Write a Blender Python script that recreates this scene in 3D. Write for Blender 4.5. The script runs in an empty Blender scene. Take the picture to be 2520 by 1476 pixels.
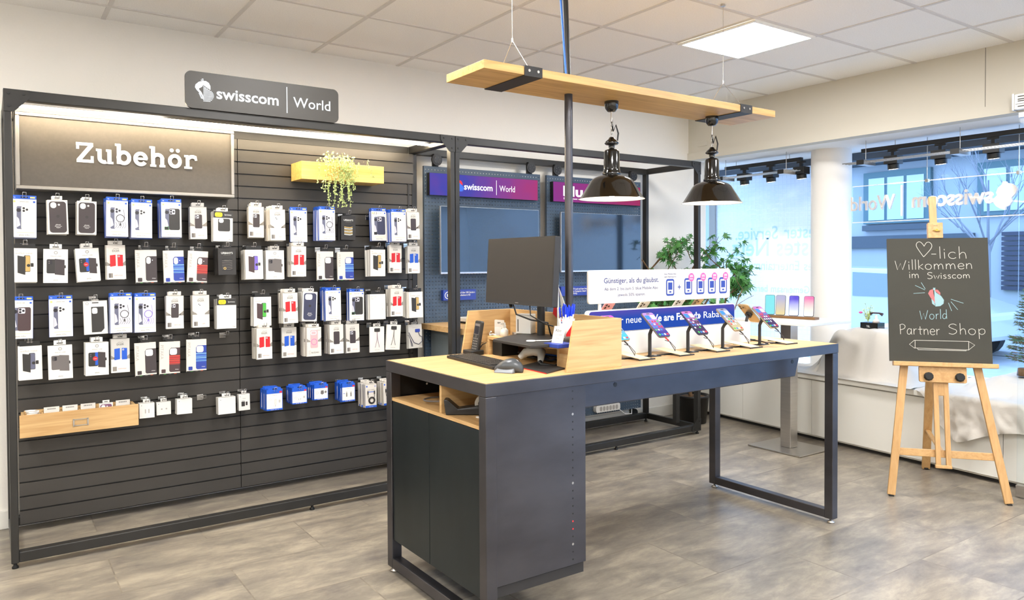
import bpy, bmesh, math, random
from mathutils import Vector, Matrix, noise
R_ = random.Random(7)
PI = math.pi
sc = bpy.context.scene
col = sc.collection

# ------------------------------------------------------------------ camera, world, exposure
FPX, YAW, PIT, ROL, CYO = 1851.797, 0.60760573, -0.01964438, -0.00464142, -58.706
CH = 1.45
_f = Vector((math.sin(YAW)*math.cos(PIT), math.cos(YAW)*math.cos(PIT), math.sin(PIT)))
_r = Vector((math.cos(YAW), -math.sin(YAW), 0)); _u = _r.cross(_f)
_r, _u = math.cos(ROL)*_r + math.sin(ROL)*_u, -math.sin(ROL)*_r + math.cos(ROL)*_u
CAM = Vector((0, 0, CH))
cd = bpy.data.cameras.new('camera'); cam = bpy.data.objects.new('camera', cd); col.objects.link(cam)
cam.matrix_world = Matrix(((_r.x, _u.x, -_f.x, 0), (_r.y, _u.y, -_f.y, 0), (_r.z, _u.z, -_f.z, CH), (0, 0, 0, 1)))
cd.sensor_width = 36; cd.lens = FPX/2520*36; cd.shift_y = CYO/2520; cd.clip_start = .05; cd.clip_end = 200
sc.camera = cam
def ray(x, y): return _f + _r*((x-1260)/FPX) - _u*((y-738-CYO)/FPX)
def YP(x, y, Y): d = ray(x, y); return CAM + d*(Y/d.y)      # a photo pixel on the plane Y = const
def XP(x, y, X): d = ray(x, y); return CAM + d*(X/d.x)
def ZP(x, y, Z): d = ray(x, y); return CAM + d*((Z-CH)/d.z)

w = bpy.data.worlds.new('daylight'); sc.world = w; w.use_nodes = True
bg = w.node_tree.nodes['Background']; bg.inputs[0].default_value = (.37, .6, 1, 1); bg.inputs[1].default_value = 3.1
vs = sc.view_settings
vs.view_transform = 'Standard'; vs.look = 'None'; vs.gamma = 1; vs.use_curve_mapping = False; vs.exposure = 0.62
PANEL_E, STRIP_E, BULB_E, SPOT_W = 36.0, 105.0, 34.0, 30.0
cy = sc.cycles
cy.caustics_reflective = False; cy.caustics_refractive = False; cy.max_bounces = 10; cy.transparent_max_bounces = 24
cy.sample_clamp_indirect = 5; cy.use_denoising = True

# ------------------------------------------------------------------ materials
def S(r, g, b):
    f = lambda c: (c/255/12.92 if c/255 <= .04045 else ((c/255+.055)/1.055)**2.4)
    return (f(r), f(g), f(b))
MATS = {}
def newmat(name):
    m = bpy.data.materials.new(name); m.use_nodes = True; m.node_tree.nodes.clear()
    return m, m.node_tree.nodes, m.node_tree.links
def out(n, l, sh):
    o = n.new('ShaderNodeOutputMaterial'); l.new(sh, o.inputs[0])
def pbr(name, c, rough=.5, metal=0, spec=.5, var=0, vscale=(8, 8, 8), bump=0, bscale=60, coat=0, c2=None, detail=5):
    m, n, l = newmat(name)
    b = n.new('ShaderNodeBsdfPrincipled'); b.inputs['Base Color'].default_value = (*c, 1)
    b.inputs['Roughness'].default_value = rough; b.inputs['Metallic'].default_value = metal
    b.inputs['Specular IOR Level'].default_value = spec; b.inputs['Coat Weight'].default_value = coat
    if var or bump or c2:
        tc = n.new('ShaderNodeTexCoord')
    if var or c2:
        mp = n.new('ShaderNodeMapping'); mp.inputs['Scale'].default_value = vscale; l.new(tc.outputs['Object'], mp.inputs[0])
        t = n.new('ShaderNodeTexNoise'); t.inputs['Scale'].default_value = 1; t.inputs['Detail'].default_value = detail; l.new(mp.outputs[0], t.inputs[0])
        r = n.new('ShaderNodeValToRGB'); r.color_ramp.elements[0].position = .32; r.color_ramp.elements[1].position = .68
        a = c2 or tuple(x*(1-var) for x in c)
        r.color_ramp.elements[0].color = (*a, 1); r.color_ramp.elements[1].color = (*[min(1, x*(1+var)) if not c2 else x for x in c], 1)
        l.new(t.outputs[0], r.inputs[0]); l.new(r.outputs[0], b.inputs['Base Color'])
    if bump:
        t = n.new('ShaderNodeTexNoise'); t.inputs['Scale'].default_value = bscale; t.inputs['Detail'].default_value = 4
        l.new(tc.outputs['Object'], t.inputs[0])
        bp = n.new('ShaderNodeBump'); bp.inputs['Strength'].default_value = bump; bp.inputs['Distance'].default_value = .01
        l.new(t.outputs[0], bp.inputs['Height']); l.new(bp.outputs[0], b.inputs['Normal'])
    out(n, l, b.outputs[0]); MATS[name] = m; return m
def emit(name, c, e, c2=None, lo=0, hi=1, axis=0):
    m, n, l = newmat(name); s = n.new('ShaderNodeEmission'); s.inputs[0].default_value = (*c, 1); s.inputs[1].default_value = e
    if c2:
        tc = n.new('ShaderNodeTexCoord'); sp = n.new('ShaderNodeSeparateXYZ'); l.new(tc.outputs['Object'], sp.inputs[0])
        mr = n.new('ShaderNodeMapRange'); mr.inputs[1].default_value = lo; mr.inputs[2].default_value = hi; l.new(sp.outputs[axis], mr.inputs[0])
        mx = n.new('ShaderNodeMix'); mx.data_type = 'RGBA'; mx.inputs[6].default_value = (*c, 1); mx.inputs[7].default_value = (*c2, 1)
        nz = n.new('ShaderNodeTexNoise'); nz.inputs['Scale'].default_value = 6; l.new(tc.outputs['Object'], nz.inputs[0])
        ad = n.new('ShaderNodeMath'); ad.operation = 'MULTIPLY_ADD'; ad.inputs[1].default_value = .5; ad.inputs[2].default_value = -.25
        l.new(nz.outputs[0], ad.inputs[0]); a2 = n.new('ShaderNodeMath'); l.new(ad.outputs[0], a2.inputs[0]); l.new(mr.outputs[0], a2.inputs[1]); a2.use_clamp = True
        l.new(a2.outputs[0], mx.inputs[0]); l.new(mx.outputs[2], s.inputs[0])
    out(n, l, s.outputs[0]); MATS[name] = m; return m
def wood(name, c, c2, axis=0, rough=.45, scale=1.0):
    m, n, l = newmat(name); b = n.new('ShaderNodeBsdfPrincipled'); b.inputs['Roughness'].default_value = rough
    tc = n.new('ShaderNodeTexCoord'); mp = n.new('ShaderNodeMapping')
    s = [22*scale]*3; s[axis] = 1.6*scale; mp.inputs['Scale'].default_value = s; l.new(tc.outputs['Object'], mp.inputs[0])
    t = n.new('ShaderNodeTexNoise'); t.inputs['Scale'].default_value = 1; t.inputs['Detail'].default_value = 6; t.inputs['Distortion'].default_value = 1.6
    l.new(mp.outputs[0], t.inputs[0])
    s2 = [110*scale]*3; s2[axis] = 5*scale; m2 = n.new('ShaderNodeMapping'); m2.inputs['Scale'].default_value = s2; l.new(tc.outputs['Object'], m2.inputs[0])
    t2 = n.new('ShaderNodeTexNoise'); t2.inputs['Scale'].default_value = 1; t2.inputs['Detail'].default_value = 3; l.new(m2.outputs[0], t2.inputs[0])
    ad = n.new('ShaderNodeMath'); ad.operation = 'MULTIPLY_ADD'; ad.inputs[1].default_value = .45; l.new(t2.outputs[0], ad.inputs[0]); l.new(t.outputs[0], ad.inputs[2])
    r = n.new('ShaderNodeValToRGB'); e = r.color_ramp.elements; e[0].position = .5; e[0].color = (*c2, 1); e[1].position = .85; e[1].color = (*c, 1)
    l.new(ad.outputs[0], r.inputs[0]); l.new(r.outputs[0], b.inputs['Base Color'])
    bp = n.new('ShaderNodeBump'); bp.inputs['Strength'].default_value = .06; bp.inputs['Distance'].default_value = .004; l.new(ad.outputs[0], bp.inputs['Height']); l.new(bp.outputs[0], b.inputs['Normal'])
    out(n, l, b.outputs[0]); MATS[name] = m; return m
def thin_glass(name, tint=(1, 1, 1), refl=.10):
    m, n, l = newmat(name); t = n.new('ShaderNodeBsdfTransparent'); t.inputs[0].default_value = (*tint, 1)
    g = n.new('ShaderNodeBsdfGlossy'); g.inputs['Roughness'].default_value = .02
    lw = n.new('ShaderNodeLayerWeight'); lw.inputs[0].default_value = .25
    mu = n.new('ShaderNodeMath'); mu.operation = 'MULTIPLY'; mu.inputs[1].default_value = refl*4; l.new(lw.outputs[0], mu.inputs[0])
    mx = n.new('ShaderNodeMixShader'); l.new(mu.outputs[0], mx.inputs[0]); l.new(t.outputs[0], mx.inputs[1]); l.new(g.outputs[0], mx.inputs[2])
    out(n, l, mx.outputs[0]); MATS[name] = m; return m

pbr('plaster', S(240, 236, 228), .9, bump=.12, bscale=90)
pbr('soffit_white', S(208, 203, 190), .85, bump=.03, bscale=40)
pbr('bay_white', S(244, 240, 234), .8)
pbr('ceiling_tile', S(248, 246, 243), .95, var=.05, vscale=(160, 160, 160), bump=.06, bscale=240)
pbr('ceiling_bar', S(218, 214, 210), .6)
pbr('white_lacquer', S(232, 230, 222), .45)
pbr('white_matt', S(220, 218, 212), .6)
pbr('white_gloss', S(224, 222, 216), .3)
pbr('paper', S(226, 223, 215), .6)
pbr('paper_grey', S(196, 193, 186), .6)
pbr('card_pale', S(214, 208, 198), .6)
pbr('slat_charcoal', S(60, 57, 53), .42, var=.12, vscale=(1.5, 4, 4), spec=.45)
pbr('frame_black', S(44, 43, 41), .42, var=.2, vscale=(3, 3, 3), spec=.5, metal=.25)
pbr('raw_steel', S(84, 83, 87), .36, metal=.85, var=.22, vscale=(2.2, 2.2, 5))
pbr('door_steel', S(48, 56, 60), .34, metal=.75, var=.15, vscale=(2, 5, 1.5))
pbr('sign_charcoal', S(74, 69, 63), .55, var=.06, vscale=(60, 60, 60), bump=.02, bscale=300)
pbr('sign_black', S(54, 51, 46), .5)
pbr('sign_edge', S(150, 146, 140), .35, metal=.6)
pbr('black', S(22, 22, 22), .45)
pbr('black_soft', S(40, 38, 37), .55)
pbr('black_gloss', S(14, 14, 13), .12, coat=.5)
pbr('screen_off', S(40, 37, 34), .5)
pbr('tv_glass', S(26, 40, 56), .1, spec=.8)
pbr('peg_paint', S(62, 76, 92), .45)
pbr('enamel_white', S(250, 248, 240), .35)
pbr('chrome', S(200, 200, 200), .18, metal=1)
pbr('brushed', S(190, 186, 180), .3, metal=.9, var=.06, vscale=(2, 2, 60))
pbr('brass', S(190, 150, 70), .3, metal=1)
pbr('mouse_silver', S(90, 94, 98), .4)
pbr('silver', S(190, 192, 196), .35, metal=.7)
pbr('blue_print', S(28, 88, 196), .45)
pbr('blue_deep', S(38, 62, 150), .5)
pbr('blue_flip', S(24, 84, 190), .5)
pbr('red_flip', S(196, 24, 34), .5)
pbr('red', S(214, 34, 40), .5)
pbr('orange', S(226, 90, 30), .5)
pbr('yellow', S(250, 220, 20), .5)
pbr('yellow_pale', S(240, 214, 130), .6)
pbr('pink', S(226, 90, 160), .5)
pbr('pink_case', S(232, 164, 166), .5)
pbr('purple_print', S(120, 100, 190), .5)
pbr('plum', S(126, 84, 112), .5)
pbr('case_black', S(58, 50, 52), .5)
pbr('case_dark', S(44, 42, 40), .5)
pbr('case_navy', S(52, 56, 82), .5)
pbr('case_brown', S(70, 52, 54), .5)
pbr('case_grey', S(104, 98, 96), .5)
pbr('case_cream', S(224, 220, 208), .5)
pbr('phone_steel', S(96, 98, 120), .35)
pbr('gold_print', S(190, 160, 96), .5)
pbr('green_print', S(70, 170, 60), .5)
pbr('lens', S(28, 26, 34), .3)
pbr('ink', S(60, 58, 56), .6)
pbr('ink_grey', S(118, 114, 108), .6)
pbr('ink_faint', S(168, 162, 154), .6)
pbr('ink_navy', S(44, 58, 120), .6)
pbr('mountain', S(138, 132, 124), .7)
pbr('clear_print', S(198, 198, 206), .5)
pbr('stripe_pale', S(140, 190, 220), .5)
pbr('stripe_red', S(190, 80, 60), .5)
pbr('label_white', S(240, 240, 236), .6)
pbr('leaf_pale', S(200, 216, 140), .6, var=.25, vscale=(40, 40, 40))
pbr('leaf_green', S(62, 120, 52), .55, var=.35, vscale=(25, 25, 25))
pbr('needle', S(84, 116, 88), .7, var=.3, vscale=(30, 30, 30))
pbr('bark', S(110, 84, 58), .85, var=.3, vscale=(30, 30, 30))
pbr('pot_black', S(30, 29, 28), .4)
pbr('cloth_white', S(204, 199, 191), .85, bump=.25, bscale=22)
pbr('chalkboard', S(54, 53, 46), .8, var=.08, vscale=(3, 3, 5))
pbr('chalk', S(188, 185, 176), .9)
pbr('chalk_blue', S(140, 172, 178), .9)
pbr('chalk_red', S(176, 104, 106), .9)
pbr('rubber', S(24, 24, 24), .7)
pbr('cable_white', S(235, 233, 228), .5)
pbr('cable_blue', S(40, 100, 190), .5)
pbr('mouse_grey', S(60, 64, 68), .35)
pbr('keycap', S(46, 44, 42), .5)
pbr('pen_blue', S(22, 60, 214), .3)
pbr('grey_plastic', S(104, 112, 116), .4)
pbr('shelf_brown', S(120, 84, 46), .5)
pbr('beige_plate', S(226, 214, 176), .5)
pbr('gold_metal', S(176, 158, 128), .3, metal=.7)
pbr('letter_cream', S(232, 218, 206), .5)
pbr('acrylic_edge', S(250, 252, 255), .2)
pbr('asphalt', S(172, 176, 182), .9, var=.1, vscale=(3, 3, 3))
pbr('facade', S(170, 174, 178), .9, var=.04, vscale=(1, 1, 1))
pbr('facade_dark', S(84, 90, 98), .9)
pbr('ext_frame', S(92, 116, 120), .7)
pbr('ext_pane', S(186, 196, 204), .3)
pbr('shutter', S(66, 68, 84), .7)
pbr('car_white', S(190, 194, 200), .25, coat=.6)
pbr('car_glass', S(128, 140, 150), .12)
pbr('grass_strip', S(96, 116, 76), .9, var=.3, vscale=(6, 6, 6))
pbr('bare_branch', S(130, 132, 140), .9)
wood('oak', S(206, 170, 118), S(184, 144, 92), 0)
wood('oak_y', S(206, 170, 118), S(184, 144, 92), 1)
wood('oak_z', S(236, 196, 130), S(212, 164, 100), 2)
wood('oak_board', S(214, 176, 112), S(186, 144, 86), 0)
wood('oak_planter', S(244, 206, 124), S(226, 180, 96), 0)
wood('pine_z', S(196, 156, 104), S(178, 136, 84), 2)
wood('pine_x', S(196, 156, 104), S(178, 136, 84), 0)
emit('led_strip', (1, .82, .56), STRIP_E)
emit('panel_glow', (1, .985, .965), PANEL_E)
emit('bulb_glow', (1, .93, .8), BULB_E)
emit('sign_glow', (.9, .95, 1), 1.0)
emit('sign_white', (1, 1, 1), 1.0)
emit('spot_glow', (1, .95, .88), 8)
emit('led_banner_a', S(66, 66, 150), .95, S(150, 54, 104), -.2, .5, 0)
emit('led_banner_b', S(122, 52, 124), .95, S(140, 46, 84), -.5, .5, 0)
emit('led_blue', S(36, 68, 152), 1.0, S(92, 70, 150), .06, .13, 2)
emit('scr_lilac', S(60, 66, 150), 1.0, S(196, 150, 220), -.05, .05, 1)
emit('scr_pink', S(60, 60, 90), 1.0, S(206, 130, 196), -.03, .07, 1)
emit('scr_dark', S(66, 74, 130), 1.0)
emit('scr_teal', S(120, 200, 206), 1.0)
emit('scr_sand', S(206, 190, 140), 1.0, S(160, 160, 190), -.06, .05, 1)
emit('scr_violet', S(230, 236, 250), 1.0, S(86, 70, 190), -.06, .05, 1)
emit('scr_rose', S(250, 236, 214), 1.0, S(230, 110, 160), -.05, .06, 1)
emit('scr_cyan', S(70, 200, 230), 1.0, S(200, 90, 220), -.05, .06, 1)
emit('ico_white', S(240, 240, 250), 1.0)
emit('ico_green', S(90, 210, 110), 1.0)
emit('ico_blue', S(80, 150, 240), 1.0)
emit('ico_red', S(236, 80, 90), 1.0)
emit('wave_blue', S(70, 110, 210), 1.0)
emit('wave_red', S(230, 60, 70), 1.0)
thin_glass('pane', (.97, .99, 1), .05)
thin_glass('acrylic', (.96, .98, 1), .06)

def frosted(name, c, grid=True, opac=.9):
    m, n, l = newmat(name)
    d = n.new('ShaderNodeBsdfDiffuse'); t = n.new('ShaderNodeBsdfTranslucent'); d.inputs[0].default_value = t.inputs[0].default_value = (*c, 1)
    mx = n.new('ShaderNodeMixShader'); mx.inputs[0].default_value = .45; l.new(d.outputs[0], mx.inputs[1]); l.new(t.outputs[0], mx.inputs[2])
    tr = n.new('ShaderNodeBsdfTransparent'); m2 = n.new('ShaderNodeMixShader'); m2.inputs[0].default_value = opac
    l.new(tr.outputs[0], m2.inputs[1]); l.new(mx.outputs[0], m2.inputs[2])
    if grid:   # fine print of dots in the film
        tc = n.new('ShaderNodeTexCoord'); v = n.new('ShaderNodeVectorMath'); v.operation = 'SCALE'; v.inputs[3].default_value = 1/.045; l.new(tc.outputs['Object'], v.inputs[0])
        fr = n.new('ShaderNodeVectorMath'); fr.operation = 'FRACTION'; l.new(v.outputs[0], fr.inputs[0]); sp = n.new('ShaderNodeSeparateXYZ'); l.new(fr.outputs[0], sp.inputs[0])
        a = n.new('ShaderNodeMath'); a.operation = 'LESS_THAN'; a.inputs[1].default_value = .14; l.new(sp.outputs[1], a.inputs[0])
        b = n.new('ShaderNodeMath'); b.operation = 'LESS_THAN'; b.inputs[1].default_value = .14; l.new(sp.outputs[2], b.inputs[0])
        o = n.new('ShaderNodeMath'); o.operation = 'MAXIMUM'; l.new(a.outputs[0], o.inputs[0]); l.new(b.outputs[0], o.inputs[1])
        k = n.new('ShaderNodeMath'); k.operation = 'MULTIPLY_ADD'; k.inputs[1].default_value = -.12; k.inputs[2].default_value = opac; l.new(o.outputs[0], k.inputs[0]); l.new(k.outputs[0], m2.inputs[0])
    out(n, l, m2.outputs[0]); MATS[name] = m
frosted('film', S(238, 243, 248)); frosted('film_text', S(200, 229, 244), False, .96)

def floor_mat():
    m, n, l = newmat('stone_vinyl'); b = n.new('ShaderNodeBsdfPrincipled'); b.inputs['Roughness'].default_value = .32; b.inputs['Specular IOR Level'].default_value = .45
    tc = n.new('ShaderNodeTexCoord'); mp = n.new('ShaderNodeMapping'); mp.inputs['Scale'].default_value = (2.2, 5.6, 1); l.new(tc.outputs['Object'], mp.inputs[0])
    t = n.new('ShaderNodeTexNoise'); t.inputs['Scale'].default_value = 1.3; t.inputs['Detail'].default_value = 12; t.inputs['Roughness'].default_value = .72; t.inputs['Distortion'].default_value = .25
    br = n.new('ShaderNodeTexBrick'); br.inputs['Scale'].default_value = 1; br.inputs['Brick Width'].default_value = .92; br.inputs['Row Height'].default_value = .46
    br.inputs['Mortar Size'].default_value = .0035; br.inputs['Color1'].default_value = (.25, .25, .25, 1); br.inputs['Color2'].default_value = (.75, .75, .75, 1); br.inputs['Mortar'].default_value = (0, 0, 0, 1)
    l.new(tc.outputs['Object'], br.inputs['Vector'])
    # shift the cloudy pattern per tile
    va = n.new('ShaderNodeVectorMath'); va.operation = 'MULTIPLY_ADD'; va.inputs[1].default_value = (9, 9, 9); l.new(br.outputs[0], va.inputs[0]); l.new(mp.outputs[0], va.inputs[2]); l.new(va.outputs[0], t.inputs[0])
    r = n.new('ShaderNodeValToRGB'); e = r.color_ramp.elements; e[0].position = .33; e[0].color = (*S(104, 97, 91), 1); e[1].position = .68; e[1].color = (*S(168, 157, 138), 1)
    k = e.new(.5); k.color = (*S(134, 125, 112), 1); l.new(t.outputs[0], r.inputs[0])
    mx = n.new('ShaderNodeMix'); mx.data_type = 'RGBA'; mx.blend_type = 'MULTIPLY'; mx.inputs[7].default_value = (.78, .76, .74, 1); l.new(br.outputs['Fac'], mx.inputs[0]); l.new(r.outputs[0], mx.inputs[6])
    l.new(mx.outputs[2], b.inputs['Base Color'])
    bp = n.new('ShaderNodeBump'); bp.inputs['Strength'].default_value = .05; bp.inputs['Distance'].default_value = .004; l.new(t.outputs[0], bp.inputs['Height']); l.new(bp.outputs[0], b.inputs['Normal'])
    out(n, l, b.outputs[0]); MATS['stone_vinyl'] = m
floor_mat()
def peg_mat():
    m, n, l = newmat('pegboard'); b = n.new('ShaderNodeBsdfPrincipled'); b.inputs['Base Color'].default_value = (*S(62, 78, 96), 1); b.inputs['Roughness'].default_value = .42
    tr = n.new('ShaderNodeBsdfTransparent'); tc = n.new('ShaderNodeTexCoord')
    v = n.new('ShaderNodeVectorMath'); v.operation = 'SCALE'; v.inputs[3].default_value = 1/.0262; l.new(tc.outputs['Object'], v.inputs[0])
    fr = n.new('ShaderNodeVectorMath'); fr.operation = 'FRACTION'; l.new(v.outputs[0], fr.inputs[0])
    sb = n.new('ShaderNodeVectorMath'); sb.operation = 'SUBTRACT'; sb.inputs[1].default_value = (.5, .5, .5); l.new(fr.outputs[0], sb.inputs[0])
    ml = n.new('ShaderNodeVectorMath'); ml.operation = 'MULTIPLY'; ml.inputs[1].default_value = (1, 0, 1); l.new(sb.outputs[0], ml.inputs[0])
    ln = n.new('ShaderNodeVectorMath'); ln.operation = 'LENGTH'; l.new(ml.outputs[0], ln.inputs[0])
    lt = n.new('ShaderNodeMath'); lt.operation = 'LESS_THAN'; lt.inputs[1].default_value = .15; l.new(ln.outputs['Value'], lt.inputs[0])
    mx = n.new('ShaderNodeMixShader'); l.new(lt.outputs[0], mx.inputs[0]); l.new(b.outputs[0], mx.inputs[1]); l.new(tr.outputs[0], mx.inputs[2])
    out(n, l, mx.outputs[0]); MATS['pegboard'] = m
peg_mat()

# ------------------------------------------------------------------ mesh builder
_txt = {}
def text_geo(s, bold=0.0):
    """outline of a line of text as (verts, faces, width), 1 unit high type, built-in font"""
    k = (s, bold)
    if k not in _txt:
        c = bpy.data.curves.new('t', 'FONT'); c.body = s; c.size = 1; c.resolution_u = 3; c.offset = bold; c.fill_mode = 'BOTH'
        o = bpy.data.objects.new('t', c); me = o.to_mesh()
        vv = [(v.co.x, v.co.y) for v in me.vertices]; ff = [tuple(p.vertices) for p in me.polygons]
        o.to_mesh_clear(); bpy.data.objects.remove(o); bpy.data.curves.remove(c)
        x0 = min((v[0] for v in vv), default=0); x1 = max((v[0] for v in vv), default=1)
        _txt[k] = ([(a-x0, b) for a, b in vv], ff, x1-x0)
    return _txt[k]

class MB:
    def __init__(s, M=None): s.v = []; s.f = []; s.m = []; s.sm = []; s.mats = []; s.M = M or Matrix.Identity(4)
    def mi(s, m):
        if m not in s.mats: s.mats.append(m)
        return s.mats.index(m)
    def add(s, vv, ff, m, smooth=False):
        b = len(s.v); s.v += [s.M @ Vector(p) for p in vv]; i = s.mi(m)
        for f in ff: s.f.append(tuple(b+k for k in f)); s.m.append(i); s.sm.append(smooth)
        return s
    def box(s, a, b, m):
        (x0, y0, z0), (x1, y1, z1) = [min(p, q) for p, q in zip(a, b)], [max(p, q) for p, q in zip(a, b)]
        return s.add([(x0, y0, z0), (x1, y0, z0), (x1, y1, z0), (x0, y1, z0), (x0, y0, z1), (x1, y0, z1), (x1, y1, z1), (x0, y1, z1)],
                     [(3, 2, 1, 0), (4, 5, 6, 7), (0, 1, 5, 4), (1, 2, 6, 5), (2, 3, 7, 6), (3, 0, 4, 7)], m)
    def hexa(s, p, m):  # 4 bottom + 4 top points
        return s.add(p, [(3, 2, 1, 0), (4, 5, 6, 7), (0, 1, 5, 4), (1, 2, 6, 5), (2, 3, 7, 6), (3, 0, 4, 7)], m)
    def bar(s, p, q, wd, th, m, up=(0, 0, 1)):  # a rectangular bar from p to q
        p, q = Vector(p), Vector(q); d = (q-p).normalized(); up = Vector(up)
        if abs(d.dot(up)) > .99: up = Vector((1, 0, 0))
        a = d.cross(up).normalized()*wd/2; b = a.cross(d).normalized()*th/2
        return s.hexa([p-a-b, p+a-b, p+a+b, p-a+b, q-a-b, q+a-b, q+a+b, q-a+b], m)
    def quad(s, p, m): return s.add(p, [tuple(range(len(p)))], m)
    def prism(s, pts, off, m):
        n = len(pts); off = Vector(off); a = [Vector(p) for p in pts]
        return s.add(a+[p+off for p in a], [tuple(range(n-1, -1, -1)), tuple(range(n, 2*n))]+[(i, (i+1) % n, n+(i+1) % n, n+i) for i in range(n)], m)
    def tube(s, pts, r, m, n=8, closed=False, smooth=True):
        pts = [Vector(p) for p in pts]; k = len(pts); rr = r if isinstance(r, (list, tuple)) else [r]*k; vv = []; prev = None
        for i, p in enumerate(pts):
            if closed: d = pts[(i+1) % k]-pts[i-1]
            else: d = pts[min(i+1, k-1)]-pts[max(i-1, 0)]
            d.normalize()
            if prev is None:
                a = Vector((0, 0, 1)) if abs(d.z) < .9 else Vector((1, 0, 0)); a = (a-d*a.dot(d)).normalized()
            else: a = (prev-d*prev.dot(d)).normalized()
            prev = a; b = d.cross(a)
            vv += [p+(a*math.cos(2*PI*j/n)+b*math.sin(2*PI*j/n))*rr[i] for j in range(n)]
        ff = [(i*n+j, i*n+(j+1) % n, ((i+1) % k)*n+(j+1) % n, ((i+1) % k)*n+j) for i in range(k if closed else k-1) for j in range(n)]
        s.add(vv, ff, m, smooth)
        if not closed: s.add(vv[:n], [tuple(range(n-1, -1, -1))], m); s.add(vv[-n:], [tuple(range(n))], m)
        return s
    def cyl(s, p, q, r, m, n=20, r2=None): return s.tube([p, q], [r, r if r2 is None else r2], m, n)
    def lathe(s, prof, m, c=(0, 0, 0), n=32):  # (radius, z) profile about the vertical through c
        c = Vector(c); vv = [c+Vector((r*math.cos(2*PI*j/n), r*math.sin(2*PI*j/n), z)) for r, z in prof for j in range(n)]
        return s.add(vv, [(i*n+j, i*n+(j+1) % n, (i+1)*n+(j+1) % n, (i+1)*n+j) for i in range(len(prof)-1) for j in range(n)], m, True)
    def ball(s, c, r, m, n=10, sc=(1, 1, 1)):
        c = Vector(c); h = n//2+1; vv = []
        for i in range(h+1):
            t = PI*i/h
            vv += [c+Vector((r*sc[0]*math.sin(t)*math.cos(2*PI*j/n), r*sc[1]*math.sin(t)*math.sin(2*PI*j/n), r*sc[2]*math.cos(t))) for j in range(n)]
        return s.add(vv, [(i*n+j, (i+1)*n+j, (i+1)*n+(j+1) % n, i*n+(j+1) % n) for i in range(h) for j in range(n)], m, True)
    # flat shapes on a local plane: o origin, ex, ey axes, coordinates in metres
    def plane(s, o, ex, ey): s.o, s.ex, s.ey = Vector(o), Vector(ex).normalized(), Vector(ey).normalized(); s.en = s.ex.cross(s.ey); return s
    def P2(s, x, y, h=0): return s.o+s.ex*x+s.ey*y+s.en*h
    def poly(s, pts, m, h=.0004): return s.add([s.P2(x, y, h) for x, y in pts], [tuple(range(len(pts)))], m)
    def rect(s, x0, y0, x1, y1, m, h=.0004): return s.poly([(x0, y0), (x1, y0), (x1, y1), (x0, y1)], m, h)
    def rpts(s, x0, y0, x1, y1, r, k=4):
        p = []
        for cx, cyy, a in ((x1-r, y1-r, 0), (x0+r, y1-r, 90), (x0+r, y0+r, 180), (x1-r, y0+r, 270)):
            p += [(cx+r*math.cos(math.radians(a+90*i/k)), cyy+r*math.sin(math.radians(a+90*i/k))) for i in range(k+1)]
        return p
    def rrect(s, x0, y0, x1, y1, r, m, h=.0004): return s.poly(s.rpts(x0, y0, x1, y1, r), m, h)
    def slab(s, x0, y0, x1, y1, r, m, h0, h1):  # rounded plate between two heights
        p = s.rpts(x0, y0, x1, y1, r, 5); return s.prism([s.P2(x, y, h0) for x, y in p], s.en*(h1-h0), m)
    def disc(s, x, y, r, m, h=.0004, n=14): return s.poly([(x+r*math.cos(2*PI*i/n), y+r*math.sin(2*PI*i/n)) for i in range(n)], m, h)
    def ring(s, x, y, r0, r1, m, h=.0004, n=18, sy=1):
        vv = [s.P2(x+r*math.cos(2*PI*i/n), y+r*sy*math.sin(2*PI*i/n), h) for r in (r0, r1) for i in range(n)]
        return s.add(vv, [(i, (i+1) % n, n+(i+1) % n, n+i) for i in range(n)], m)
    def stroke(s, pts, wd, m, h=.0004):
        vv = []; k = len(pts)
        for i, (x, y) in enumerate(pts):
            dx, dy = pts[min(i+1, k-1)][0]-pts[max(i-1, 0)][0], pts[min(i+1, k-1)][1]-pts[max(i-1, 0)][1]; L = math.hypot(dx, dy) or 1
            vv += [s.P2(x-dy/L*wd/2, y+dx/L*wd/2, h), s.P2(x+dy/L*wd/2, y-dx/L*wd/2, h)]
        return s.add(vv, [(2*i, 2*i+1, 2*i+3, 2*i+2) for i in range(k-1)], m)
    def text(s, t, x, y, size, m, al='L', h=.0005, sx=.92, bold=0, ext=0, wd=None):
        vv, ff, W = text_geo(t, bold)
        if wd: sx = wd/(W*size)
        W *= size*sx; x -= {'L': 0, 'C': W/2, 'R': W}[al]
        s.add([s.P2(x+a*size*sx, y+b*size, h) for a, b in vv], ff, m)
        if ext:
            n = len(vv); s.add([s.P2(x+a*size*sx, y+b*size, h-ext) for a, b in vv], [f[::-1] for f in ff], m)
            cnt = {}
            for f in ff:
                for i in range(len(f)):
                    e = (f[i], f[(i+1) % len(f)]); cnt[tuple(sorted(e))] = cnt.get(tuple(sorted(e)), []) + [e]
            side = [e[0] for e in cnt.values() if len(e) == 1]; b = len(s.v)-2*n; i = s.mi(m)
            for p, q in side: s.f.append((b+q, b+p, b+n+p, b+n+q)); s.m.append(i); s.sm.append(False)
        return s
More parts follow.
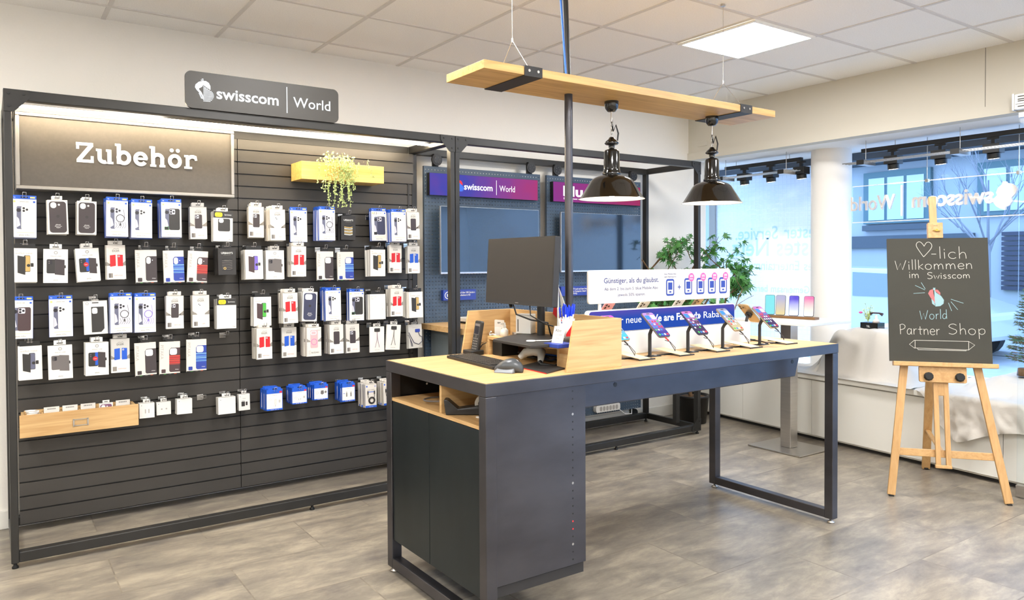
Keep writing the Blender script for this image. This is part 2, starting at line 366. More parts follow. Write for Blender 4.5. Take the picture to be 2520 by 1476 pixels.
    def build(s, name, parent=None, base=None, bev=0, seg=2):
        me = bpy.data.meshes.new(name); inv = Matrix.Identity(4); loc = None
        if parent: inv = wm(parent).inverted()
        elif base is not None: loc = Vector(base); inv = Matrix.Translation(-loc)
        elif s.v:
            xs = [v.x for v in s.v]; ys = [v.y for v in s.v]; loc = Vector(((min(xs)+max(xs))/2, (min(ys)+max(ys))/2, min(v.z for v in s.v))); inv = Matrix.Translation(-loc)
        me.from_pydata([inv @ v for v in s.v], [], s.f)
        for m in s.mats: me.materials.append(MATS[m])
        me.polygons.foreach_set('material_index', s.m); me.polygons.foreach_set('use_smooth', s.sm); me.update()
        o = bpy.data.objects.new(name, me); col.objects.link(o)
        if parent: o.parent = parent
        elif loc is not None: o.location = loc
        if bev:
            b = o.modifiers.new('bevel', 'BEVEL'); b.width = bev; b.segments = seg; b.limit_method = 'ANGLE'; b.angle_limit = math.radians(40)
        return o
def wm(o):
    m = o.matrix_basis
    return wm(o.parent) @ m if o.parent else m
def tag(o, label, cat, group=None, kind=None):
    if label: o['label'] = label
    if cat: o['category'] = cat
    if group: o['group'] = group
    if kind: o['kind'] = kind
    return o
def thing(name, label, cat, loc=(0, 0, 0), rz=0, group=None):
    o = bpy.data.objects.new(name, None); o.empty_display_size = .05; col.objects.link(o); o.location = loc; o.rotation_euler = (0, 0, rz)
    return tag(o, label, cat, group)
def struct(o): o['kind'] = 'structure'; return o
def dup(root, loc=None, rz=None, scale=None, label=None, group=None):
    r = root.copy(); col.objects.link(r)
    if loc is not None: r.location = loc
    if rz is not None: r.rotation_euler = rz if isinstance(rz, tuple) else (0, 0, rz)
    if scale is not None: r.scale = (scale, scale, scale)
    if label: r['label'] = label
    if group: r['group'] = group
    for ch in list(root.children):
        c = ch.copy(); col.objects.link(c); c.parent = r
        for g in ch.children:
            d = g.copy(); col.objects.link(d); d.parent = c
    return r

# ------------------------------------------------------------------ the room
HC, YW, XG = 2.865, 4.95, 6.35
X0, Y0 = -3.0, -3.5
struct(MB().box((X0, Y0, -.1), (XG, 6, 0), 'stone_vinyl').build('floor', base=(0, 0, 0)))
struct(MB().box((X0, Y0, HC), (5.52, YW, HC+.1), 'ceiling_tile').build('ceiling'))
struct(MB().box((X0, YW, 0), (5.745, YW+.14, HC), 'plaster').build('wall_back'))
struct(MB().box((X0-.1, Y0, 0), (X0, YW, HC), 'plaster').build('wall_left'))
struct(MB().box((X0, Y0-.1, 0), (XG, Y0, HC), 'plaster').build('wall_front'))
struct(MB().box((5.5, 5.9, 0), (XG+.1, 6, HC), 'bay_white').build('wall_bay_end'))
GX, GY, GP = .566, 4.685, .625
b = MB()
k = -5
while GX+GP*k < 5.5:
    x = GX+GP*k; b.box((x-.012, Y0, HC-.004), (x+.012, YW, HC), 'ceiling_bar'); k += 1
k = 0
while GY-GP*k > Y0:
    y = GY-GP*k; b.box((X0, y-.012, HC-.0045), (5.5, y+.012, HC), 'ceiling_bar'); k += 1
struct(b.build('ceiling_grid'))
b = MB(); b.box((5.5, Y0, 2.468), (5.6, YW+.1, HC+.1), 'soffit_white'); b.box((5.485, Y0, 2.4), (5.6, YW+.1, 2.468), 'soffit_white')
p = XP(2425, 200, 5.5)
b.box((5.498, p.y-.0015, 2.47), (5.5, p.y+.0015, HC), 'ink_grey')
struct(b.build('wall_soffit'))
struct(MB().box((5.6, Y0, 2.4), (XG+.1, 6, 2.5), 'bay_white').build('ceiling_bay'))
struct(MB().box((XG, Y0, 2.335), (XG+.1, 6, 2.4), 'facade_dark').build('trim_1'))
struct(MB().box((X0, YW-.014, 0), (5.5, YW, .1), 'white_lacquer').build('baseboard_back', bev=.003))
q = XP(1690, 366, 5.5)
struct(MB().box((5.492, 4.72, q.z), (5.5, 4.83, HC-.3), 'soffit_white').build('trim_2', bev=.002))
# shop window: frame posts, panes, sill, film
def post(n, y0, y1, z0=0, z1=2.335, m='sign_edge'): struct(MB().box((XG-.03, y0, z0), (XG+.05, y1, z1), m).build(n))
post('window_1_frame', 5.32, 5.40)
post('window_2_frame', 1.42, 1.48)
struct(MB().box((XG, 1.48, .535), (XG+.012, 5.9, 2.335), 'pane').build('window_1'))
struct(MB().box((XG, Y0, 0), (XG+.012, 1.42, 2.335), 'pane').build('window_2'))
f0 = XP(2003, 560, XG-.004)
b = MB(); b.box((XG-.006, XP(2050, 500, XG).y, .56), (XG-.002, 5.31, 2.335), 'film')
b.plane((XG-.008, 0, 0), (0, 1, 0), (0, 0, 1))
def film_line(px, py, ph, first, second, gap=.07, bold=.012):
    c = XP(px, py, XG); m = (XP(px, py-ph/2, XG)-XP(px, py+ph/2, XG)).length
    size = m/.53; 
    # outside the shop the text reads along +Y
    b.text(first, c.y-gap, c.z-m/2, size, 'film_text', 'R', bold=bold, h=0)
    b.text(second, c.y+gap*0, c.z-m/2, size, 'film_text', 'L', bold=bold, h=0)
film_line(1915, 575, 24, 'Bester', 'Service.')
film_line(1893, 612, 33, 'bestes', 'Netz,', .09)
film_line(1968, 655, 18, 'bestes', 'Entertainment.', .05)
film_line(1890, 711, 13, 'Gemeinsam', 'bereit', .04, .006)
fo = b.build('window_film'); fo['kind'] = 'structure'
tag(fo, 'frosted white window film with mirrored pale lettering behind the round column', 'window film')
# low window cupboards with a white ledge
b = MB(); fr = [(5.55, YW), (5.27, 1.5)]
def fx(y): return 5.27+(y-1.5)/(YW-1.5)*.28
b.prism([(fx(YW), YW, .03), (fx(1.5), 1.5, .03), (XG-.05, 1.5, .03), (XG-.05, YW, .03)], (0, 0, .465), 'white_lacquer')
cup = thing('window_cupboard', 'long low white cupboard under the shop window with flat door fronts', 'cupboard', (5.6, 3, 0))
b.build('body', cup)
ys = [YW-.02, 4.3, 3.58, 2.86, 2.14, 1.52]
for i in range(5):
    d = MB(); y1, y0 = ys[i]-.002, ys[i+1]+.002
    d.prism([(fx(y1)-.018, y1, .045), (fx(y0)-.018, y0, .045), (fx(y0), y0, .045), (fx(y1), y1, .045)], (0, 0, .44), 'white_lacquer'); d.build('door', cup)
d = MB(); d.prism([(fx(YW)-.05, YW-.001, .497), (fx(1.5)-.05, 1.5, .497), (XG-.04, 1.5, .497), (XG-.04, YW-.001, .497)], (0, 0, .04), 'white_lacquer'); d.build('ledge', cup, bev=.004)
d = MB(); d.prism([(fx(YW)+.03, YW-.001, 0), (fx(1.5)+.03, 1.5, 0), (XG-.1, 1.5, 0), (XG-.1, YW-.001, 0)], (0, 0, .03), 'black_soft'); d.build('plinth', cup)
# round column standing in the window bay
b = MB(); b.lathe([(.165, .537), (.165, 2.4)], 'bay_white', (6.03, 3.80, 0), 48)
o = struct(b.build('column')); tag(o, 'round white concrete column in the window bay', 'column')

# ceiling light panels (one in view, the others on the same grid further along)
def ceiling_light():
    t = thing('ceiling_light', 'square recessed ceiling light glowing white above the display table', 'ceiling light', (0, 0, 0))
    b = MB(); h = GP/2-.012
    for a in ((-h, -h, h, -h+.02), (-h, h-.02, h, h), (-h, -h+.02, -h+.02, h-.02), (h-.02, -h+.02, h, h-.02)): b.box((a[0], a[1], -.012), (a[2], a[3], 0), 'enamel_white')
    b.build('frame', t)
    MB().box((-h+.021, -h+.021, -.008), (h-.021, h-.021, -.001), 'panel_glow').build('diffuser', t)
    return t
cl = ceiling_light(); cx0, cy0 = GX+GP*5.5, GY-GP*2.5
cl.location = (cx0, cy0, HC-.0046)
n = 0
for j in range(0, 4):
    for i in (-2, -1, 0):
        if i == 0 and j == 0: continue
        x, y = cx0+GP*4*i, cy0-GP*3*j
        if y < Y0+.4 or x < X0+.4: continue
        dup(cl, (x, y, HC-.0046), label='square recessed ceiling light outside the photo, one of the regular grid', group='ceiling lights beyond the view')

# ------------------------------------------------------------------ street outside
struct(MB().box((XG+.1, -16, -.2), (40, 45, -.12), 'asphalt').build('street'))
XF = 17.0
b = MB(); zb = -.12
b.box((XF, 1.0, zb), (XF+6, 42, 7), 'facade')
fac = thing('street_building', 'pale rendered building across the street seen through the shop window', 'building', (XF, 10, zb))
b.build('wall', fac)
def fwin(px0, py0, px1, py1, n, name='window', pane='ext_pane'):
    a, c = XP(px0, py0, XF), XP(px1, py1, XF); y0, y1, z0, z1 = min(a.y, c.y), max(a.y, c.y), min(a.z, c.z), max(a.z, c.z)
    d = MB(); d.box((XF-.12, y0, z0), (XF, y1, z1), 'ext_frame'); o = d.build(name, fac)
    g = MB(); wd = (y1-y0-.2)/n
    for i in range(n): g.box((XF-.14, y0+.1+i*wd+.035, z0+.08), (XF-.11, y0+.1+(i+1)*wd-.035, z1-.14), pane)
    g.build('pane', o)
fwin(2132, 428, 2296, 545, 3); fwin(2412, 402, 2640, 520, 3); fwin(1870, 455, 2010, 560, 2)
d = MB(); a, c = XP(2040, 338, XF), XP(2700, 398, XF); d.box((XF-.5, 1, XP(2110, 412, XF).z), (XF, 22, XP(2110, 412, XF).z+.5), 'facade_dark'); d.build('eave', fac)
d = MB(); a, c = XP(2110, 582, XF), XP(2400, 606, XF); d.box((XF-.1, c.y, c.z), (XF, a.y+2, a.z), 'facade_dark'); d.build('fascia', fac)
a, c = XP(2470, 573, XF), XP(2560, 715, XF); d = MB(); z = c.z
while z < a.z: d.box((XF-.1, c.y, z), (XF, a.y, z+.075), 'shutter'); z += .1
d.build('shutter', fac)
a, c = XP(2130, 556, XF), XP(2290, 563, XF); MB().box((XF-.15, c.y, c.z), (XF, a.y, a.z), 'facade_dark').build('sill', fac)
struct(MB().box((XF-1.6, -14, -.12), (XF, 42, .0), 'grass_strip').build('lawn'))
struct(MB().box((XF-3.6, -14, -.12), (XF-1.6, 42, -.04), 'facade').build('sidewalk', bev=.02))
# parked car
def car():
    p = XP(2150, 690, 12.5); y = p.y; t = thing('parked_car', 'pale parked car on the street beyond the window, left of the chalkboard', 'car', (12.5, y, -.12))
    prof = [(-2.1, .35), (-2.15, .75), (-1.5, .95), (-.9, 1.42), (.7, 1.45), (1.5, 1.0), (2.1, .85), (2.15, .35)]
    b = MB(); b.prism([(11.7, y+a, z-.12) for a, z in prof], (1.7, 0, 0), 'car_white'); b.build('body', t, bev=.08)
    g = MB()
    g.prism([(11.685, y+a, z-.12) for a, z in ((-1.35, .98), (-.85, 1.34), (-.1, 1.37), (-.1, .98))], (.02, 0, 0), 'car_glass')
    g.prism([(11.685, y+a, z-.12) for a, z in ((0, .98), (0, 1.37), (.65, 1.37), (1.3, 1.0))], (.02, 0, 0), 'car_glass'); g.build('side_window', t)
    for dy in (-1.35, 1.35):
        for x in (11.7, 13.3): MB().cyl((x-.02, y+dy, .2), (x+.16, y+dy, .2), .32, 'rubber', 24).build('wheel', t)
car()
def bare_tree():
    rr = random.Random(3); p = XP(2430, 745, 14.2); t = thing('bare_tree', 'leafless young street tree across the road', 'tree', (14.2, p.y, -.05))
    b = MB(); x, y = 14.2, p.y; z1 = XP(2430, 600, 14.2).z
    b.tube([(x, y, -.1), (x, y, z1)], [.07, .045], 'bare_branch', 8)
    def br(o, d, L, r, k):
        e = o+d*L; b.tube([o, o+d*L*.5+Vector((0, 0, L*.04)), e], [r, r*.8, r*.5], 'bare_branch', 5)
        if k:
            for i in range(3): br(o+d*L*rr.uniform(.45, 1), (d+Vector((rr.uniform(-.6, .6), rr.uniform(-.7, .7), rr.uniform(.1, .5)))).normalized(), L*.62, r*.5, k-1)
    for i in range(6):
        a = i/6*2*PI; br(Vector((x, y, z1-.25+i*.05)), Vector((.6*math.cos(a), .8*math.sin(a), .75)).normalized(), 1.0, .02, 3)
    br(Vector((x, y, z1)), Vector((0, 0, 1)), 1.1, .026, 3)
    b.build('branches', t)
bare_tree()

# ------------------------------------------------------------------ steel frame units along the back wall
FY, BY, PY = 4.25, 4.90, 4.80          # front of frame, back of frame, face of the slat panel
UX0, UXM, UX1, UT, BW, PW = .067, 2.508, 4.872, 2.27, .05, .032
def corner_plate(b, x, sx, z, sz, y):   # a small gusset plate with bolts
    s = .105
    b.prism([(x, y, z), (x+sx*s, y, z), (x+sx*s, y, z+sz*.035), (x+sx*.04, y, z+sz*s), (x, y, z+sz*s)][::(1 if sx*sz < 0 else -1)], (0, -.004, 0), 'frame_black')
    for dx, dz in ((.02, .02), (.08, .02), (.02, .08)): b.cyl((x+sx*dx, y-.008, z+sz*dz), (x+sx*dx, y-.003, z+sz*dz), .006, 'black', 8)
def frame_unit(t, x0, x1, left_side=True):
    for x in (x0, x1-PW):
        for y in (FY, BY-BW): MB().box((x, y, .028), (x+PW, y+BW, UT), 'frame_black').build('post', t, bev=.004)
    for z in (.03, UT-BW):
        for y in (FY, BY-BW): MB().box((x0+PW, y+.001, z), (x1-PW, y+BW-.001, z+BW), 'frame_black').build('beam', t, bev=.004)
        for x in (x0, x1-PW): MB().box((x+.001, FY+BW, z), (x+PW-.001, BY-BW, z+BW), 'frame_black').build('side_beam', t, bev=.004)
    for x, sx in ((x0, 1), (x1, -1)):
        b = MB(); corner_plate(b, x+sx*.001, sx, UT-.001, -1, FY); b.build('corner_plate', t)
    b = MB(); corner_plate(b, x1-.001, -1, .03, 1, FY); b.build('corner_plate', t)
    xm = (x0+x1)/2+.25
    for x, y in ((x0+.016, FY+.025), (x1-.016, FY+.025), (x0+.016, BY-.025), (x1-.016, BY-.025), (xm, FY+.025)):
        b = MB(); b.lathe([(.0, 0), (.014, 0), (.014, .008), (.008, .014), (.008, .032)], 'rubber', (x, y, 0), 14); b.build('foot', t)
u1 = thing('slatwall_rack', 'large black steel frame rack with charcoal slat panels full of phone accessories', 'display rack', (UX0, FY, 0))
frame_unit(u1, UX0, UXM-.002)
zg = YP(589, 428, PY).z % .075
xs = YP(588, 700, PY).x
for a, c in ((.118, xs-.002), (xs+.002, 2.488)):
    b = MB(); b.box((a, PY+.012, .05), (c, PY+.03, 2.215), 'black')
    z = .05; edges = []
    k = math.ceil((.05-zg)/.075+.3); cuts = [.05]+[zg+.075*i for i in range(k, 60) if zg+.075*i < 2.16]+[2.218]
    for i in range(len(cuts)-1): b.box((a, PY, cuts[i]+(.004 if i else 0)), (c, PY+.0125, cuts[i+1]-.004), 'slat_charcoal')
    b.build('slat_panel', u1)
b = MB()
for x in (2.44, 2.475): b.box((x, PY-.004, .06), (x+.012, PY+.01, 2.0), 'frame_black')
b.build('edge_rail', u1)
MB().box((UX0+PW+.001, 4.545, 2.24), (UXM-PW-.003, 4.557, 2.25), 'led_strip').build('light_strip', u1)
MB().box((UX0+PW+.001, 4.53, 2.2505), (UXM-PW-.003, 4.60, 2.262), 'brushed').build('added_light_lid', u1)  # unseen lid added above the strip to keep its light off the ceiling
u2 = thing('media_rack', 'black steel frame rack holding two pegboards with screens', 'display rack', (UXM, FY, 0))
frame_unit(u2, UXM+.002, UX1)

# sign on top of the frame
SY = 4.236
b = MB().plane((0, SY, 0), (1, 0, 0), (0, 0, 1)); b.slab(.861, 2.268, 1.706, 2.463, .032, 'sign_black', -.0135, 0)
sg = thing('shop_sign', 'dark rounded sign with glowing white lettering on top of the rack', 'sign', (1.28, SY, 2.268)); b.build('board', sg)
def sxy(px, py): p = YP(px, py, SY-.002); return (p.x, p.z)
def cz(x, y): return sxy(470+x/6.811, 190+y/6.811)
def lifeform(b, f, white, stripe, red=None):
    L = [(205, 60), (130, 75), (75, 120), (66, 165), (95, 212), (140, 257), (180, 302), (207, 380), (212, 330), (196, 290), (176, 250), (140, 210), (134, 186), (165, 172), (188, 158), (205, 128)]
    b.poly([f(*p) for p in L], red or white, .0012)
    b.poly([f(*p) for p in [(206, 60), (206, 128), (262, 172), (328, 212), (326, 150), (300, 96), (252, 64)]], red or white, .0012)
    rt = lambda y: 205+max(0, min(1, (y-130)/80))*120 if y < 212 else 205+178*math.sqrt(max(0, 1-((y-300)/125)**2))
    y = 140
    while y < 412:
        b.poly([f(208, y), f(208, y+10), f(rt(y)+2, y+20), f(rt(y)+2, y+10)], stripe, .001); y += 21
    for i in range(5): b.poly([f(130+i*9, 262+i*20), f(130+i*9, 274+i*20), f(160+i*9, 280+i*20), f(158+i*9, 266+i*20)], stripe, .001)
    for i, (a, c) in enumerate(((182, 210), (165, 212), (180, 206))): b.poly([f(a, 22+i*20), f(a, 33+i*20), f(c, 38+i*20), f(c, 27+i*20)], stripe, .001)
b = MB().plane((0, SY-.0005, 0), (1, 0, 0), (0, 0, 1)); lifeform(b, cz, 'sign_glow', 'sign_glow')
a, c = sxy(533, 241), sxy(686, 255); b.text('swisscom', a[0], a[1]-.002, .083, 'sign_glow', wd=c[0]-a[0], bold=.02)
a, c = sxy(722, 262), sxy(813, 271); b.text('World', a[0], a[1]-.002, .082, 'sign_glow', wd=c[0]-a[0], bold=.004)
a, c = sxy(706, 214), sxy(706, 278); b.rect(a[0]-.0025, c[1], a[0]+.0025, a[1], 'sign_glow')
b.build('lettering', sg)
# framed category sign
ZY = 4.66
zs = thing('category_sign', 'wide framed dark sign with pale slab lettering at the top left of the rack', 'sign', (.66, ZY, 1.84))
zx0, zx1, zz0, zz1 = .122, 1.216, 1.838, 2.236
MB().box((zx0+.012, ZY+.006, zz0+.012), (zx1-.012, PY-.002, zz1-.012), 'sign_charcoal').build('panel', zs)
b = MB()
for a, c in (((zx0, zz0), (zx1, zz0+.018)), ((zx0, zz1-.018), (zx1, zz1)), ((zx0, zz0+.018), (zx0+.018, zz1-.018)), ((zx1-.018, zz0+.018), (zx1, zz1-.018))): b.box((a[0], ZY-.006, a[1]), (c[0], PY-.001, c[1]), 'sign_edge')
b.build('frame', zs, bev=.003)
def slab_word(b, x, y, H, m):   # slab-serif word drawn with thick strokes; H = cap height
    W = .19*H; X = .72*H; t = .15*H
    lay = [0.0004]
    def up(): lay[0] += .00012; return lay[0]
    def st(*p, w=W): b.stroke([(x+q[0]*H, y+q[1]*H) for q in p], w, m, up())
    def bowl(cx, cyy, rx, ry, a0=0, a1=360, w=W):
        b.stroke([(x+(cx+rx*math.cos(math.radians(a0+(a1-a0)*i/28)))*H, y+(cyy+ry*math.sin(math.radians(a0+(a1-a0)*i/28)))*H) for i in range(29)], w, m, up())
    # Z
    st((.03, .92), (.78, .92), w=t); st((.72, .9), (.13, .1)); st((.05, .075), (.8, .075), w=t); st((.1, .97), (.1, .66), w=.13*H); st((.73, .03), (.73, .34), w=.13*H)
    x += .9*H   # u
    st((.0, .67), (.22, .67), w=t*.8); st((.16, .72), (.16, .28)); bowl(.36, .28, .2, .2, 180, 300); st((.6, .72), (.6, .0)); st((.45, .67), (.65, .67), w=t*.8); st((.55, .055), (.78, .055), w=t*.8)
    x += .86*H  # b
    st((0, 1.0), (.22, 1.0), w=t*.8); st((.17, 1.05), (.17, .03)); bowl(.4, .36, .245, .28)
    x += .82*H  # e
    bowl(.36, .36, .25, .28, 0, 325); st((.12, .37), (.68, .37), w=t*.8)
    x += .78*H  # h
    st((0, 1.0), (.22, 1.0), w=t*.8); st((.17, 1.05), (.17, 0)); bowl(.4, .42, .22, .22, 0, 150); st((.61, .44), (.61, 0)); st((.03, .055), (.32, .055), w=t*.8); st((.47, .055), (.76, .055), w=t*.8)
    x += .86*H  # o umlaut
    bowl(.37, .36, .25, .28)
    for dx in (.22, .52): b.disc(x+dx*H, y+.92*H, .1*H, m, up())
    x += .83*H  # r
    st((0, .67), (.2, .67), w=t*.8); st((.17, .72), (.17, 0)); bowl(.42, .42, .24, .24, 50, 150); st((.56, .7), (.6, .46), w=.13*H); st((.0, .055), (.4, .055), w=t*.8)
b = MB().plane((0, ZY+.0045, 0), (1, 0, 0), (0, 0, 1)); a = YP(186, 398, ZY); slab_word(b, a.x, a.z, .108, 'label_white'); b.build('lettering', zs)

# ------------------------------------------------------------------ planter with trailing plant
pl = thing('wall_planter', 'yellowish oak box shelf hung on the slat wall holding a trailing plant', 'planter', (1.88, 4.7, 1.968))
b = MB(); px0, px1, pz0, pz1, pyf = 1.607, 2.166, 1.970, 2.082, 4.6
b.box((px0, pyf, pz0), (px1, pyf+.016, pz1), 'oak_planter'); b.box((px0, PY-.02, pz0), (px1, PY-.004, pz1), 'oak_planter')
b.box((px0, pyf+.016, pz0), (px0+.016, PY-.02, pz1), 'oak_planter'); b.box((px1-.016, pyf+.016, pz0), (px1, PY-.02, pz1), 'oak_planter'); b.box((px0+.016, pyf+.016, pz0), (px1-.016, PY-.02, pz0+.014), 'oak_planter')
b.build('box', pl, bev=.0015)
def trailing_plant():
    rr = random.Random(5); t = thing('trailing_plant', 'artificial trailing plant with round pale green leaves hanging over the oak box', 'plant', (1.88, 4.68, 2.05))
    st, lf = MB(), MB()
    def leaf(p, s):
        n = Vector((rr.uniform(-1, 1), rr.uniform(-1, -.1), rr.uniform(-.6, .9))).normalized(); a = n.orthogonal().normalized(); a = (a+n.cross(a)*rr.uniform(-1, 1)).normalized(); c = n.cross(a)
        lf.add([p+a*s, p+c*s*.62+n*s*.18, p-a*s*.8, p-c*s*.62+n*s*.18], [(0, 1, 2, 3)], 'leaf_pale')
    for i in range(46):
        x = 1.83+rr.gauss(0, .055) if i % 2 else 1.915+rr.gauss(0, .05); y = rr.uniform(4.6, 4.66); L = rr.uniform(.06, .25) if i < 30 else rr.uniform(.0, .05)
        top = Vector((x+rr.uniform(-.02, .02), y, 2.085+rr.uniform(0, .045))); pts = [Vector((x, y+.03, 2.05)), top, Vector((x+rr.uniform(-.02, .02), 4.588-rr.random()*.02, 2.06))]
        q = pts[-1].copy(); d = rr.uniform(-.25, .25)
        while L > 0:
            q = q+Vector((d*.018+rr.uniform(-.006, .006), rr.uniform(-.003, .003), -.018)); L -= .018; pts.append(q.copy())
        st.tube(pts, .0011, 'leaf_pale', 4)
        for p in pts[1:]:
            for _ in range(2): leaf(p+Vector((rr.uniform(-.012, .012), rr.uniform(-.012, .004), rr.uniform(-.008, .008))), rr.uniform(.005, .0095))
        lf.ball(pts[-1], .005, 'leaf_pale', 6)
    for i in range(170):
        p = Vector((rr.choice((1.82, 1.92))+rr.gauss(0, .035), rr.uniform(4.6, 4.68), 2.085+abs(rr.gauss(0, .028)))); leaf(p, rr.uniform(.007, .013))
    st.build('stems', t); lf.build('foliage', t)
trailing_plant()

# ------------------------------------------------------------------ oak drawer box on the slat wall
db = thing('oak_bin', 'long open oak drawer box with a metal label holder low on the slat wall', 'storage bin', (.4, 4.72, .54))
b = MB(); dx0, dx1, dz0, dz1 = .119, .678, .542, .66
b.box((dx0, 4.65, dz0), (dx1, 4.665, dz1), 'oak'); b.build('front_panel', db, bev=.0015)
b = MB(); b.box((dx0+.01, 4.665, dz0+.01), (dx0+.024, PY-.004, dz1-.004), 'oak_y'); b.box((dx1-.024, 4.665, dz0+.01), (dx1-.01, PY-.004, dz1-.004), 'oak_y')
b.box((dx0+.024, PY-.018, dz0+.01), (dx1-.024, PY-.004, dz1+.002), 'oak'); b.box((dx0+.024, 4.665, dz0+.01), (dx1-.024, PY-.018, dz0+.022), 'oak')
for i in range(1, 6):
    x = dx0+.02+(dx1-dx0-.04)*i/6; b.box((x-.004, 4.667, dz0+.022), (x+.004, PY-.018, dz1-.012), 'oak_y')
b.build('box', db)
b = MB(); cxx = YP(199, 1038, 4.65)
for a, c in (((-.034, -.018), (.034, -.014)), ((-.034, .014), (.034, .018)), ((-.037, -.02), (-.03, .02)), ((.03, -.02), (.037, .02))): b.box((cxx.x+a[0], 4.646, cxx.z+a[1]), (cxx.x+c[0], 4.65, cxx.z+c[1]), 'brushed')
b.build('label_holder', db)
for i in (1, 2, 3, 5):
    x = dx0+.02+(dx1-dx0-.04)*(i+.5)/6; b = MB(); b.box((x-.036, 4.765, dz0+.03), (x+.036, 4.767, dz1+.013), 'paper')
    b.plane((x, 4.765, dz1), (1, 0, 0), (0, 0, 1))
    for k in range(9): b.rect(-.02+k*.0045, -.001, -.02+k*.0045+.0022, .006, 'ink')
    tag(b.build('price_card'), 'white barcode card in the oak bin, %s' % ['', 'second compartment from the left', 'third compartment from the left', 'fourth compartment from the left', '', 'rightmost compartment'][i], 'card', 'barcode cards in the oak bin')
b = MB(); rr = random.Random(2)
x = dx0+.02+(dx1-dx0-.04)*.5/6
pts = [(x+.03*math.cos(i*.9)+rr.uniform(-.01, .01), 4.7+.025*math.sin(i*.9), dz1-.03+.0014*i) for i in range(34)]
b.tube(pts, .0035, 'cable_white', 6); tag(b.build('cable_bundle'), 'white coiled cable lying in the left compartment of the oak bin', 'cable')

# ------------------------------------------------------------------ packs on hooks
# local frame of a pack: x across, z down from the hang hole at (0, 0, 0), front face at y = 0, back at +t
def phone_back(b, x0, y0, x1, y1, m, cam='tri', h=.0006, cut=None):
    r = (x1-x0)*.16; b.rrect(x0, y0, x1, y1, r, m, h); W = x1-x0
    if cam == 'tri':
        cx, cyy = x0+W*.3, y1-W*.32; b.rrect(cx-W*.25, cyy-W*.25, cx+W*.27, cyy+W*.25, W*.1, 'clear_print' if m in ('case_black', 'case_dark', 'case_navy', 'case_brown') else m, h+.0003)
        for dx, dy in ((-.11, .12), (-.11, -.12), (.13, 0)): b.disc(cx+dx*W, cyy+dy*W, W*.1, 'lens', h+.0006, 10)
    elif cam == 'pill': b.rrect(x0+W*.1, y1-W*.6, x0+W*.38, y1-W*.1, W*.13, 'label_white', h+.0003); b.disc(x0+W*.52, y1-W*.3, W*.045, 'label_white', h+.0003, 8)
    elif cam == 'square': b.rrect(x0+W*.1, y1-W*.62, x0+W*.62, y1-W*.1, W*.14, 'label_white', h+.0003)
    elif cam == 'duo':
        for dx, dy in ((.22, -.2), (.36, -.36)): b.disc(x0+dx*W, y1+dy*W, W*.075, 'lens', h+.0003, 8)
def tab(b, w, m, slot='ink', z=0, wd=.5, hh=.016):
    b.box((-w*wd/2, .004, -.002), (w*wd/2, .0055, hh), m)
    b.plane((0, .0038, 0), (1, 0, 0), (0, 0, 1)).rect(-w*.13, .004, w*.13, .0085, slot)
def mountains(b, w, y):
    for x, hh, s in ((-.5, .016, .26), (-.36, .008, .16), (.5, .02, -.3), (.34, .009, -.16)):
        b.poly([(x*w, y-.004), (x*w, y+hh), ((x+s*.4)*w, y+hh*.55), ((x+s)*w, y-.004)][::(1 if s < 0 else -1)], 'mountain', .0003)
PK = {}
